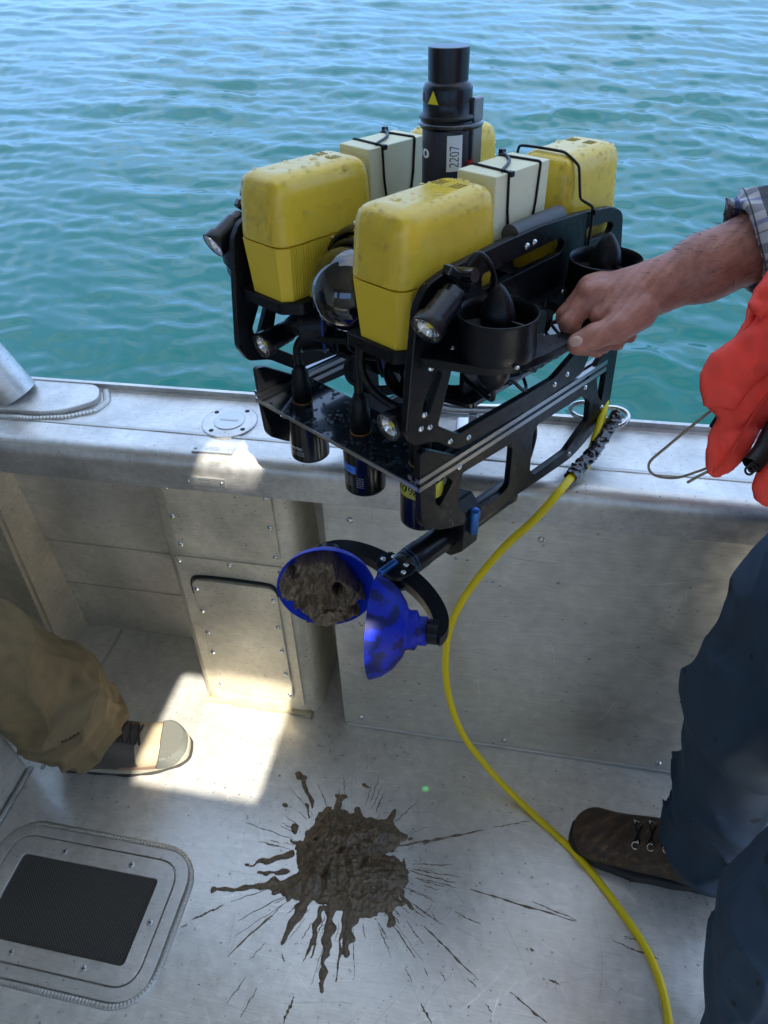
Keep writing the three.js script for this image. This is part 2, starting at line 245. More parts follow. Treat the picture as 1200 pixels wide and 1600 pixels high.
{ // hull plating behind the panels, in and out
  const t = thing('hull_side', 'dull aluminium inner hull plating with two horizontal seams in the dark recess', 'hull');
  part('inner_plate', boxUV(box(X1 - X0, 0.68, 0.012, (X0 + X1) / 2, 0.335, -0.19)), M.dull, t);
  part('outer_plate', boxUV(box(X1 - X0, 1.1, 0.012, (X0 + X1) / 2, 0.11, -0.246)), M.dull, t);
  for (const y of [0.17, 0.32]) part('seam_strip', boxUV(box(1.2, 0.004, 0.004, -1.0, y, -0.183)), M.dull, t);
  const b = thing('side_panel', 'large plain grey aluminium side panel fixed by flat bolts under the gunwale', 'panel');
  part('sheet', boxUV(lean(box(X1 + 0.345, 0.672, 0.006, (X1 - 0.345) / 2, 0.337, -0.003))), M.wall, b);
  part('end_flange', boxUV(lean(box(0.006, 0.672, 0.12, -0.349, 0.337, -0.066))), M.wall, b);
  part('foot_strip', boxUV(box(X1 + 0.35, 0.012, 0.012, (X1 - 0.34) / 2, 0.004, -0.003, 0.003)), M.weld, b);
  for (const [x, y] of [[-0.30, 0.615], [0.045, 0.615], [0.40, 0.615], [-0.31, 0.035], [0.02, 0.03], [0.35, 0.03]]) screw(b, x, y, leanZ(y), 0.0075);
}
function roundRectPlate(x0, x1, y0, y1, r, t) { return extrude(roundPoly([[x0, y0], [x1, y0], [x1, y1], [x0, y1]], r), t, 0.0012, 8); }
{ // service console in the hull side
  const t = thing('access_console', 'beige aluminium pillar with rounded corners and two screwed access covers', 'console');
  const x0 = -0.715, x1 = -0.415, zf = -0.012, body = plateYTall(roundPoly([[x0, -0.18, 0.001], [x1, -0.18, 0.001], [x1, zf, 0.05], [x0, zf, 0.05]], 0.05), 0.66);
  part('pillar', boxUV(lean(body)), M.console, t);
  const face = (g, d) => boxUV(lean(g.translate(0, 0, zf + d)));
  const up = part('upper_cover', face(roundRectPlate(-0.672, -0.452, 0.482, 0.652, 0.016, 0.004), 0.0005), M.console, t);
  const lowS = roundPoly([[-0.685, 0.03], [-0.448, 0.03], [-0.448, 0.468], [-0.685, 0.468]], 0.012);
  const lo = part('lower_frame', face(extrude(lowS, 0.003, 0.001), 0.0005), M.console, t);
  const hc = part('lower_cover', face(roundRectPlate(-0.657, -0.470, 0.055, 0.412, 0.022, 0.0055), 0.0042), M.console, t);
  const gk = tube([[-0.658, 0.37, 0], [-0.656, 0.405, 0], [-0.63, 0.419, 0], [-0.5, 0.419, 0], [-0.475, 0.412, 0], [-0.467, 0.39, 0]].map(p => V(...p)), 0.0038, 60, 8); part('gasket', lean(gk.translate(0, 0, zf + 0.0048)), M.rubber, t);
  const zz = (y, d) => zf + leanZ(y) + d;
  for (const [x, y] of [[-0.662, 0.645], [-0.664, 0.575], [-0.662, 0.503], [-0.463, 0.64], [-0.463, 0.57], [-0.461, 0.495]]) screw(up, x, y, zz(y, 0.0045), 0.0058);
  for (const [x, y] of [[-0.676, 0.457], [-0.565, 0.46], [-0.457, 0.455]]) screw(lo, x, y, zz(y, 0.0035), 0.0058);
  for (const y of [0.388, 0.322, 0.255, 0.19, 0.08]) screw(hc, -0.648, y, zz(y, 0.01), 0.0055);
  for (const y of [0.38, 0.30, 0.225, 0.15, 0.075]) screw(hc, -0.479, y, zz(y, 0.01), 0.0055);
  const sealant = Std({ color: lin(0.40, 0.33, 0.19), roughness: 0.6 });
  const sl = tube(Array.from({ length: 14 }, (_, i) => V(-0.70 + i * 0.0205, 0.003 + 0.002 * N2(i * 0.9, 2), -0.012 + 0.004 * N2(i * 0.7, 8))), 0.009, 60, 8); part('sealant_bead', sl, sealant, t);
}
function plateYTall(shape, h) { const g = new THREE.ExtrudeGeometry(shape, { depth: h, bevelEnabled: false, curveSegments: 12 }); g.applyMatrix4(new THREE.Matrix4().makeBasis(V(1, 0, 0), V(0, 0, 1), V(0, -1, 0))); return g.translate(0, h, 0); }
{ // second pillar and seat locker at the cabin end
  const t = thing('frame_pillar', 'beige speckled aluminium pillar with welded flange beneath the gunwale', 'pillar');
  part('web', boxUV(lean(box(0.9, 0.66, 0.01, -1.575, 0.33, -0.06))), M.console, t);
  part('flange', boxUV(lean(box(0.012, 0.66, 0.12, -1.123, 0.33, -0.125))), M.console, t);
  part('gusset', boxUV(lean(extrude(roundPoly([[-1.117, 0.66], [-0.99, 0.66], [-0.985, 0.60], [-1.01, 0.545], [-1.117, 0.545]], 0.008), 0.012).translate(0, 0, -0.13))), M.console, t);
  const b = thing('seat_locker', 'grey aluminium seat locker welded to the deck behind the khaki trouser leg', 'locker');
  part('box', boxUV(box(1.2, 0.38, 1.1, -1.645, 0.19, 0.78, 0.01)), M.dull, b);
  weld(b, [[-1.038, 0.002, 0.23], [-1.038, 0.002, 0.7], [-1.038, 0.002, 1.3]], 0.006, 0.006);
}
{ // weld seams in the deck plating
  const t = thing('deck_seam', 'long rippled weld seam joining the deck plates by the pillar', 'weld seam');
  weld(t, [[-1.012, 0, -0.18], [-1.012, 0, 0.0], [-1.012, 0, 0.23]], 0.005, 0.0022);
  const q = thing('deck_seam', 'weld seam beside the strip of deck below the screened hatch', 'weld seam');
  part('strip', boxUV(box(1.9, 0.004, 0.9, -1.45, 0.002, 1.11)), M.deck, q);
  weld(q, [[-2.4, 0.0, 0.672], [-1.2, 0.0, 0.672], [-0.56, 0.0, 0.672]], 0.005, 0.0025);
  for (const x of [-1.05, -0.9, -0.738, -0.598]) screw(q, x, 0.003, 0.69, 0.0065, 'y', M.plaque);
}
{ // screened hatch in the deck
  const t = thing('deck_hatch', 'rounded rectangular deck hatch with dark mesh insert and thick welded rim', 'hatch');
  const RR = (x0, x1, z0, z1, r) => [[x0, z0, r], [x1, z0, r], [x1, z1, r], [x0, z1, r]];
  const hole = (x0, x1, z0, z1, r) => roundPoly(RR(x0, x1, z0, z1, r), r, THREE.Path);
  const ring = (o, i, y, h) => { const s = roundPoly(RR(...o), o[4]); s.holes.push(hole(...i)); const g = extrude(s, h, 0.0015, 12); g.applyMatrix4(new THREE.Matrix4().makeBasis(V(1, 0, 0), V(0, 0, 1), V(0, -1, 0))); return boxUV(g.translate(0, y, 0)); };
  const hm = metal(9, 0.7, { blot: 0.08, speck: 0.16, scr: 160, base: 0.78 }, { metalness: 0.75, roughness: 0.8 });
  part('rim', ring([-1.0, -0.578, 0.352, 0.628, 0.07], [-0.978, -0.603, 0.373, 0.606, 0.05], 0.007, 0.008), hm, t);
  const fr = part('lid_frame', ring([-0.976, -0.605, 0.375, 0.604, 0.048], [-0.942, -0.639, 0.412, 0.570, 0.01], 0.0075, 0.008), hm, t);
  const gm = boxUV(new THREE.PlaneGeometry(0.32, 0.175).rotateX(-Math.PI / 2).translate(-0.79, 0.0032, 0.491)); part('mesh_insert', gm, M.mesh, t);
  for (const [x, z] of [[-0.858, 0.395], [-0.706, 0.395], [-0.621, 0.49], [-0.711, 0.587], [-0.863, 0.587], [-0.959, 0.49]]) {
    const o = part('screw', join([lathe([[0, 0.0012], [0.0055, 0.0012], [0.0066, 0], [0.0066, -0.001]], 20)]), M.plaque, fr); o.position.set(x, 0.0078, z);
    const c = part('screw_slot', join([box(0.0075, 0.0006, 0.0015, 0, 0.0013, 0), box(0.0015, 0.0007, 0.0075, 0, 0.0013, 0)]), M.black, fr); c.position.set(x, 0.0078, z); c.rotation.y = x * 13;
  }
  const pts = []; const a = [-1.006, -0.572, 0.346, 0.634], r = 0.075;
  for (const [cx, cz, s] of [[a[1] - r, a[2] + r, -Math.PI / 2], [a[1] - r, a[3] - r, 0], [a[0] + r, a[3] - r, Math.PI / 2], [a[0] + r, a[2] + r, Math.PI]]) for (let q = 0; q <= 6; q++) { const th = s + q / 6 * Math.PI / 2; pts.push([cx + r * Math.cos(th), 0, cz + r * Math.sin(th)]); }
  pts.push(pts[0]); weld(t, pts, 0.0065, 0.0045);
}
{ // fittings on the gunwale
  const f = thing('deck_filler', 'round engraved aluminium filler cap plate set in the gunwale top', 'filler cap', null, [-0.552, 0.732, -0.165]);
  part('flange', boxUV(lathe([[0, 0.004], [0.050, 0.004], [0.053, 0.0025], [0.053, -0.001]], 48)), M.gunwale, f);
  part('cap', lathe([[0.0, 0.0062], [0.028, 0.0062], [0.030, 0.005], [0.030, 0.0035]], 40), M.plaque, f);
  part('key_slot', box(0.036, 0.0008, 0.006, 0, 0.0064, 0), M.weld, f);
  for (let k = 0; k < 4; k++) { const h = part('screw', lathe([[0, 0.001], [0.004, 0.0008], [0.0048, 0]], 14), M.black, f); h.position.set(0.042 * Math.cos(k * 1.57 + 0.6), 0.004, 0.042 * Math.sin(k * 1.57 + 0.6)); }
  const plaque = (txt, w, h) => Std({ map: canvas(512, 128, (x, W, H) => { x.fillStyle = '#b9bbb9'; x.fillRect(0, 0, W, H); x.fillStyle = '#55595c'; x.font = 'bold 27px sans-serif'; x.textAlign = 'center'; txt.forEach((s, i) => x.fillText(s, W / 2, 34 + i * 30)); }), metalness: 0.75, roughness: 0.42 });
  const mk = (label, mat, rot, pos) => { const p = thing('maker_plate', label, 'plate', null, pos); p.rotation.set(...rot); const b = part('plate', new THREE.BoxGeometry(0.078, 0.019, 0.002), M.plaque, p); const q = part('engraving', new THREE.PlaneGeometry(0.076, 0.017).translate(0, 0, 0.0014), mat, p); for (const s of [-1, 1]) screw(p, s * 0.033, 0, 0.002, 0.0032); };
  mk('small engraved metal plate screwed on the gunwale top beside the filler cap', plaque(['FUEL FILL', 'GASOLINE ONLY', 'NO SMOKING'], 1, 1), [-Math.PI / 2, 0, 0.02], [-0.552, 0.7332, -0.077]);
  mk('small engraved metal plate screwed on the upright face of the gunwale', plaque(['HULL PLATE', '', 'MAX LOAD'], 1, 1), [0, 0, 0], [-0.567, 0.681, -0.0468]);
  const p = thing('stanchion_base', 'aluminium post on an oval base pad welded to the gunwale', 'post');
  const pad = roundPoly([[-1.45, -0.243], [-0.86, -0.243, 0.05], [-0.835, -0.19, 0.05], [-0.905, -0.135, 0.07], [-1.45, -0.125]], 0.03); const pg = extrude(pad, 0.012, 0.003, 10); pg.applyMatrix4(new THREE.Matrix4().makeBasis(V(1, 0, 0), V(0, 0, 1), V(0, -1, 0))); part('pad', boxUV(pg.translate(0, 0.744, 0)), M.gunwale, p);
  weld(p, [[-1.4, 0.7325, -0.122], [-0.96, 0.7325, -0.124], [-0.885, 0.7325, -0.138], [-0.835, 0.7325, -0.165], [-0.826, 0.7325, -0.20], [-0.845, 0.7325, -0.236]], 0.008, 0.006);
  part('post', boxUV(join([rod(V(-1.02, 0.74, -0.19), V(-1.16, 1.05, -0.19), 0.045, 0.042, 28)])), M.gunwale, p);
}
{ // mooring cleat and shackle on the outer edge
  const c = thing('mooring_cleat', 'pale aluminium horn cleat on the gunwale seen through the vehicle frame', 'cleat', null, [-0.07, 0.732, -0.205]);
  c.rotation.y = 0.1;
  part('base', box(0.11, 0.012, 0.045, 0, 0.006, 0, 0.004), M.silver, c);
  for (const s of [-1, 1]) part('post', box(0.018, 0.03, 0.024, s * 0.025, 0.026, 0, 0.005), M.silver, c);
  part('horn', tube([[-0.085, 0.05, 0], [-0.045, 0.045, 0], [0.045, 0.045, 0], [0.085, 0.05, 0]], 0.0095, 30, 12), M.silver, c);
  const s = thing('chain_links', 'two bright steel chain links lying at the outer edge of the gunwale', 'chain', null, [0.142, 0.742, -0.238]);
  const link = (x, y, z, rx, ry, rz, w, h) => { const pts = []; for (let i = 0; i < 24; i++) { const a = i / 24 * 6.283; pts.push(V(Math.cos(a) * w, 0, Math.sin(a) * h)); } const g = new THREE.TubeGeometry(new THREE.CatmullRomCurve3(pts, true), 60, 0.0045, 10, true); const o = part('link', g, M.steel, s); o.position.set(x, y, z); o.rotation.set(rx, ry, rz); };
  link(0, 0.012, 0, 0.5, 0.1, 0.1, 0.034, 0.02); link(-0.042, 0.024, 0.0, 1.5, 0.2, 0.3, 0.026, 0.016);
}
{ // hardtop that keeps the cockpit in the shade, two roof hatches standing open
  const t = thing('hardtop_roof', 'aluminium hardtop roof above the cockpit with two open hatches', 'roof');
  const s = new THREE.Shape([[-1.95, -0.22], [-0.78, -0.22], [-0.70, 0.12], [1.75, 0.12], [1.75, 3.0], [-1.95, 3.0]].map(p => new THREE.Vector2(...p)));
  const at = (x, y, z) => { const d = (2.3 - y) / sunDir.y; return [x + sunDir.x * d, z + sunDir.z * d]; };
  const hatch = (c, w, h) => s.holes.push(roundPoly([[c[0] - w / 2, c[1] - h / 2], [c[0] + w / 2, c[1] - h / 2], [c[0] + w / 2, c[1] + h / 2], [c[0] - w / 2, c[1] + h / 2]], 0.015, THREE.Path));
  hatch(at(-0.635, 0, 0.085), 0.31, 0.31); hatch(at(-0.50, 0.732, -0.055), 0.14, 0.11);
  const g = new THREE.ExtrudeGeometry(s, { depth: 0.04, bevelEnabled: false }); g.rotateX(Math.PI / 2); part('panel', boxUV(g.translate(0, 2.34, 0)), M.dull, t);
  for (const [x, z] of [[-1.85, 0.2], [1.7, 0.2], [1.7, 2.75], [-1.85, 2.75]]) part('post', rod(V(x, 0, z), V(x, 2.3, z), 0.03), M.silver, t);
  const wh = thing('wheelhouse_wall', 'grey wheelhouse end wall under the hardtop beside the seat locker', 'wall');
  part('wall_panel', boxUV(box(0.05, 2.30, 2.98, -1.90, 1.15, 1.26)), M.dull, wh);
  const b = thing('cabin_bulkhead', 'grey cabin bulkhead behind the cockpit with a wide window opening', 'bulkhead');
  part('lower_wall', boxUV(box(5.8, 1.15, 0.05, -0.3, 0.575, 2.72)), M.dull, b);
  part('upper_wall', boxUV(box(5.8, 0.45, 0.05, -0.3, 2.075, 2.72)), M.dull, b);
  for (const x of [-2.9, -1.2, 0.6, 2.3]) part('mullion', boxUV(box(0.35, 0.7, 0.05, x, 1.5, 2.72)), M.dull, b);
}

// ================================================================ UNDERWATER VEHICLE
// local axes: x across (0 .. 0.34 between the outer faces of the frame), y up, +z towards the bow (the camera end)
const ROV_POS = V(-0.4113, 0.9534, 0.0036);
const ROV_M = new THREE.Matrix4().makeBasis(V(0.83659, 0.02399, 0.54730), V(0.01422, 0.99775, -0.06548), V(-0.54764, 0.06256, 0.83437));
const rov = thing('underwater_vehicle', 'black framed underwater vehicle with yellow floats held on the gunwale', 'vehicle');
rov.position.copy(ROV_POS); rov.quaternion.setFromRotationMatrix(ROV_M);
const rovToWorld = (x, y, z) => V(x, y, z).applyMatrix4(ROV_M).add(ROV_POS);
const W = 0.34;
const bolt = (() => { const g = join([lathe([[0, 0.0026], [0.0022, 0.0026], [0.004, 0.0012], [0.0044, 0]], 12)]).rotateZ(-Math.PI / 2); return (p, x, y, z, s = 1) => { const o = part('bolt', g, M.steel, p); o.position.set(x, y, z); if (s < 0) o.rotation.y = Math.PI; return o; }; })();
{ // side plates and skid plates
  const side = [[0.004, 0.200], [-0.012, 0.220], [-0.05, 0.228], [-0.14, 0.2325], [-0.215, 0.234], [-0.30, 0.229], [-0.385, 0.219, 0.012], [-0.414, 0.205, 0.012], [-0.43, 0.14], [-0.425, 0.075], [-0.405, 0.03], [-0.372, -0.026], [-0.246, -0.031], [-0.078, -0.022], [-0.03, 0.014], [0.008, 0.026], [0.022, 0.052], [0.013, 0.13]];
  const holes = [
    [[-0.03, 0.113], [-0.006, 0.07], [-0.012, 0.058], [-0.019, 0.06], [-0.042, 0.107]],
    [[-0.066, 0.125], [-0.036, 0.034], [-0.077, 0.003], [-0.292, -0.003], [-0.345, 0.018], [-0.39, 0.072], [-0.395, 0.125]],
    [[-0.106, 0.205], [-0.108, 0.185], [-0.268, 0.188], [-0.274, 0.198], [-0.262, 0.208]],
    [[-0.323, 0.205], [-0.329, 0.187], [-0.388, 0.184], [-0.393, 0.192], [-0.385, 0.199]],
  ];
  const skid = [[-0.003, 0.010], [-0.004, -0.05], [-0.008, -0.112, 0.012], [-0.045, -0.14], [-0.127, -0.176], [-0.273, -0.184], [-0.38, -0.188, 0.02], [-0.432, -0.172, 0.02], [-0.484, -0.135, 0.015], [-0.474, 0.006], [-0.462, 0.008], [-0.39, -0.046], [-0.103, -0.049], [-0.02, 0.006]];
  const sholes = [
    [[-0.033, -0.043], [-0.034, -0.088], [-0.044, -0.099], [-0.072, -0.070], [-0.059, -0.053]],
    [[-0.088, -0.064], [-0.082, -0.118], [-0.105, -0.155], [-0.19, -0.158], [-0.206, -0.15], [-0.206, -0.08], [-0.198, -0.069]],
    [[-0.263, -0.067], [-0.253, -0.08], [-0.257, -0.15], [-0.272, -0.166], [-0.36, -0.166], [-0.419, -0.131], [-0.414, -0.092], [-0.389, -0.069]],
    [[-0.42, -0.053], [-0.437, -0.095], [-0.454, -0.112], [-0.451, -0.047]],
  ];
  for (const s of [0, 1]) {
    const x0 = s ? W : 0.010, out = s ? W : 0;
    const a = part('side_plate', boxUV(plateX(side, holes, x0, 0.010)), M.black, rov);
    const b = part('skid_plate', boxUV(plateX(skid, sholes, x0, 0.010)), M.black, rov);
    for (const [z, y] of [[-0.06, 0.0], [-0.098, -0.012], [-0.296, -0.014], [-0.328, -0.010], [-0.004, 0.045], [-0.01, 0.062], [-0.02, 0.04], [-0.19, 0.216], [-0.205, 0.2165], [-0.02, 0.12], [-0.34, 0.15], [-0.29, 0.13]]) bolt(a, out, y, z, s ? 1 : -1);
    for (const [z, y] of [[-0.082, -0.052], [-0.389, -0.057], [-0.372, -0.175], [-0.456, -0.122]]) bolt(b, out, y, z, s ? 1 : -1);
    // slotted rail between the two plates
    const sh = new THREE.Shape(), h = 0.01, q = 0.003, e = 0.004;
    [[-h, -h], [-q, -h], [-q, -e], [q, -e], [q, -h], [h, -h], [h, -q], [e, -q], [e, q], [h, q], [h, h], [q, h], [q, e], [-q, e], [-q, h], [-h, h], [-h, q], [-e, q], [-e, -q], [-h, -q]].forEach(([x, y], i) => i ? sh.lineTo(x, y) : sh.moveTo(x, y));
    const bore = new THREE.Path(); bore.absarc(0, 0, 0.0022, 0, 6.2832, true); sh.holes.push(bore);
    const rail = new THREE.ExtrudeGeometry(sh, { depth: 0.445, bevelEnabled: false }).translate(s ? W - 0.009 : 0.009, -0.040, -0.446); part('slotted_rail', rail, Std({ color: lin(0.30, 0.31, 0.33), metalness: 1, roughness: 0.3 }), rov);
  }
}
// ---- floats
function fairingField(cx, z0, z1) {
  const hx = 0.046, zc = (z0 + z1) / 2, hz = Math.abs(z0 - z1) / 2;
  return (x, y, z) => { // sloped shoulders: the box narrows a little upwards
    const t = clamp((y - 0.209) / 0.08), X = (x - cx) / (1 - 0.13 * t), Z = (z - zc) / (1 - 0.06 * t);
    const d = rbox(X, y - 0.19, Z, hx, 0.099, hz, 0.026), e = rbox(X, y - 0.19, Z, hx, 0.099, hz, 0.010);
    return smax(mix(d, e, 0.35), 0.2085 - y, 0.0015);
  };
}
function fairingUpper(cx, z0, z1) { return field(fairingField(cx, z0, z1), [cx - 0.056, 0.2, Math.min(z0, z1) - 0.01], [cx + 0.056, 0.297, Math.max(z0, z1) + 0.01], 0.0026); }
function fairingLower(cx, z0, z1, side) { // chamfered block narrowing downwards
  const hx = 0.0455, c = 0.012, zc = (z0 + z1) / 2, hz = (z0 - z1) / 2 - 0.0005, ring = (kx, kz, y, dx) => [[-hx + c, hz], [hx - c, hz], [hx, hz - c], [hx, -hz + c], [hx - c, -hz], [-hx + c, -hz], [-hx, -hz + c], [-hx, hz - c]].map(([x, z]) => V(cx + dx + x * kx, y, zc + z * kz));
  const A = ring(1, 1, 0.2078, 0), B = ring(0.86, 0.95, 0.137, 0), P = [], UV = []; let per = 0;
  for (let i = 0; i < 8; i++) { const a = A[i], b = A[(i + 1) % 8], c2 = B[i], d = B[(i + 1) % 8], l = a.distanceTo(b); for (const [p, u, v] of [[a, per, 1], [c2, per, 0], [b, per + l, 1], [b, per + l, 1], [c2, per, 0], [d, per + l, 0]]) { P.push(p.x, p.y, p.z); UV.push(i === 2 || i === 6 ? u : 0.002, v); } per += l; }
  for (let i = 1; i < 7; i++) for (const p of [B[0], B[i + 1], B[i]]) { P.push(p.x, p.y, p.z); UV.push(0, 0); }
  for (let i = 1; i < 7; i++) for (const p of [A[0], A[i], A[i + 1]]) { P.push(p.x, p.y, p.z); UV.push(0, 0); }
  const g = new THREE.BufferGeometry(); g.setAttribute('position', new THREE.Float32BufferAttribute(P, 3)); g.setAttribute('uv', new THREE.Float32BufferAttribute(UV, 2)); g.computeVertexNormals(); return g;
}
const FX = [0.066, 0.274], floats = [];
for (const cx of FX) for (const [z0, z1] of [[0.004, -0.166], [-0.298, -0.436]]) {
  const f = part('float_cover', fairingUpper(cx, z0, z1), M.fairing, rov); floats.push([cx, z0, z1]);
  part('float_core', fairingLower(cx, z0, z1), M.foam, f);
  for (const dz of [0.017, 0.030]) for (let k = 0; k < 4; k++) part('vent_slot', box(0.014, 0.0006, 0.0012, cx - 0.014 + (dz > 0.02 ? 0.026 : 0), 0.2892, z1 + 0.038 + k * 0.0045), Std({ color: lin(0.22, 0.15, 0.02), roughness: 0.6 }), f);
}
for (const cx of FX) { // pale foam blocks strapped between the floats
  const b = part('foam_block', boxUV(box(0.058, 0.075, 0.107, cx, 0.2545, -0.222, 0.0015)), M.block, rov);
  part('tray', box(0.088, 0.012, 0.12, cx, 0.211, -0.222, 0.003), M.black, rov);
  const s = cx < 0.17 ? -1 : 1;
  const loop = (z, tilt) => tube([V(cx - 0.030, 0.212, z - tilt), V(cx - 0.0302, 0.25, z), V(cx - 0.0300, 0.2915, z), V(cx - 0.0275, 0.2932, z), V(cx + 0.0275, 0.2932, z + tilt), V(cx + 0.0300, 0.2915, z + tilt), V(cx + 0.0302, 0.25, z + tilt * 0.4), V(cx + 0.031, 0.212, z - tilt)], 0.0017, 90, 6, 0.05);
  part('cable_tie', loop(-0.196, 0.004), M.rubber, rov); part('cable_tie', loop(-0.250, -0.005), M.rubber, rov);
  part('cable_tie', tube([V(cx - 0.034, 0.294, -0.262), V(cx + 0.0, 0.2945, -0.232), V(cx + 0.024, 0.295, -0.186)], 0.0019, 30, 6), M.rubber, rov);
  part('tie_head', join([box(0.007, 0.006, 0.006, cx + 0.031, 0.291, -0.194), box(0.007, 0.006, 0.006, cx - 0.034, 0.294, -0.262)]), M.rubber, rov);
  part('roll_foam', join([rod(V(s > 0 ? W - 0.016 : 0.016, 0.2285, -0.176), V(s > 0 ? W - 0.016 : 0.016, 0.2285, -0.276), 0.013, 0.013, 24)]), Std({ color: lin(0.06, 0.065, 0.075), roughness: 0.55 }), rov);
}
part('cable_tie', tube([V(0.215, 0.262, -0.326), V(0.226, 0.289, -0.318), V(0.25, 0.2912, -0.318), V(0.295, 0.2912, -0.318), V(0.318, 0.278, -0.319), V(0.325, 0.24, -0.322), V(0.342, 0.2315, -0.326), V(0.3425, 0.205, -0.328), V(0.3425, 0.17, -0.328)], 0.0018, 80, 6, 0.2), M.rubber, rov);
part('tie_head', box(0.007, 0.006, 0.006, 0.345, 0.226, -0.327), M.rubber, rov);
// ---- shelves carrying the floats, middle tray
for (const cx of FX) { part('float_shelf', boxUV(plateY([[cx - 0.052, -0.17], [cx - 0.052, 0.004], [cx + 0.03, 0.004], [cx + 0.052, -0.016], [cx + 0.052, -0.17]].map(p => [p[0], p[1]]), [], 0.1365, 0.016, 0.006)), M.black, rov); part('float_shelf', boxUV(plateY([[cx - 0.052, -0.42], [cx - 0.052, -0.28], [cx + 0.052, -0.28], [cx + 0.052, -0.42]], [], 0.1365, 0.016, 0.006)), M.black, rov); }
part('centre_tray', boxUV(plateY([[0.011, -0.40], [0.011, -0.115], [0.06, -0.10], [0.28, -0.10], [0.329, -0.115], [0.329, -0.40]], [circle(0.08, -0.16, 0.028), circle(0.26, -0.16, 0.028), circle(0.17, -0.30, 0.05)], 0.026, 0.007)), M.blackGloss, rov);
for (const s of [0, 1]) part('tray_bracket', boxUV(plateX([[-0.30, 0.03], [-0.30, 0.09], [-0.25, 0.115], [-0.17, 0.115], [-0.12, 0.09], [-0.12, 0.03]], [], s ? 0.31 : 0.04, 0.008)), M.black, rov);
// ---- main tube and glossy camera dome
{
  const c = [0.17, 0.158];
  const mt = part('electronics_tube', rod(V(c[0], c[1], -0.08), V(c[0], c[1], -0.36), 0.056, 0.056, 40), M.blackMetal, rov);
  const dm = part('camera_dome', join([new THREE.SphereGeometry(0.0535, 56, 32, 0, Math.PI * 2, 0, Math.PI * 0.56).rotateX(Math.PI / 2).translate(c[0], c[1], -0.056)]), M.dome, rov);
  part('dome_flange', join([new THREE.TorusGeometry(0.0555, 0.0048, 12, 48).translate(c[0], c[1], -0.068)]), M.blackMetal, dm);
  const cr = part('dome_cradle', join([new THREE.TorusGeometry(0.067, 0.0072, 10, 40, Math.PI * 1.02).scale(1, 1, 2.2).translate(c[0], c[1], -0.088)]), M.blackGloss, rov);
  for (const a of [1.15, 1.75, 2.5]) { const o = part('bolt', lathe([[0, 0.004], [0.003, 0.0036], [0.0045, 0.001], [0.0045, 0]], 12), M.steel, cr); o.position.set(c[0] + 0.074 * Math.cos(a), c[1] + 0.074 * Math.sin(a), -0.082); o.rotation.z = a - Math.PI / 2; }
  const ct = part('cradle_lug', join([box(0.014, 0.022, 0.016, c[0] + 0.006, c[1] + 0.082, -0.088, 0.003)]), M.blackGloss, rov);
  const lp = part('lower_pod', join([rod(V(0.17, 0.082, -0.11), V(0.17, 0.082, -0.37), 0.041, 0.041, 40)]), M.blackMetal, rov);
  const lab = new THREE.CylinderGeometry(0.0418, 0.0418, 0.055, 24, 1, true, 0.15, 1.1); lab.rotateX(Math.PI / 2).translate(0.17, 0.082, -0.145);
  const lm = Std({ roughness: 0.5, side: THREE.DoubleSide, map: canvas(256, 256, (x) => { x.fillStyle = '#d9dde6'; x.fillRect(0, 0, 256, 256); x.fillStyle = '#30343c'; for (let i = 0; i < 6; i++) x.fillRect(24, 60 + i * 24, 60 + (i * 47) % 90, 7); x.font = 'bold 26px sans-serif'; x.fillText('Li-ion battery', 24, 44); }) });
  part('battery_label', lab, lm, lp);
  const lb = part('battery_sticker', new THREE.PlaneGeometry(0.030, 0.038), lm, rov); lb.position.set(0.238, 0.072, -0.066); lb.rotation.set(-0.15, -0.15, -0.12);
  part('sticker_pod', box(0.034, 0.044, 0.05, 0.2385, 0.0715, -0.0925, 0.004), M.blackMetal, rov).rotation.set(0, 0, 0);
}
// ---- thrusters
function thruster(parent, r = 0.046, h = 0.046) { // axis y, mouth up, origin at the foot of the duct
  const t = sub('thruster', parent);
  part('duct', lathe([[r - 0.004, 0], [r, 0.0], [r, h * 0.30], [r - 0.001, h * 0.34], [r - 0.001, h * 0.9], [r, h], [r - 0.0016, h + 0.001], [r - 0.006, h * 0.85], [r - 0.0065, h * 0.1], [r - 0.004, 0]], 48), M.black, t);
  part('nose_cone', lathe([[0.0205, 0], [0.0205, h * 0.62], [0.0195, h * 0.95], [0.0165, h * 1.2], [0.0115, h * 1.42], [0.0055, h * 1.6], [0.002, h * 1.67], [0, h * 1.68]], 36), M.black, t);
  for (let k = 0; k < 3; k++) { const a = k * 2.094 + 0.15; part('stator_vane', box(r - 0.02, 0.012, 0.0022).rotateX(0.5).translate((r + 0.017) / 2, h * 0.78, 0).rotateY(a), M.black, t); }
  for (let k = 0; k < 3; k++) part('propeller_blade', box(r - 0.026, 0.0018, 0.022, 0, 0, 0).rotateX(0.6).translate((r + 0.013) / 2, h * 0.3, 0).rotateY(k * 2.094 + 0.9), M.black, t);
  part('motor_housing', lathe([[0, -0.048], [0.012, -0.045], [0.019, -0.034], [0.021, -0.02], [0.021, 0]], 28), M.black, t);
  return t;
}
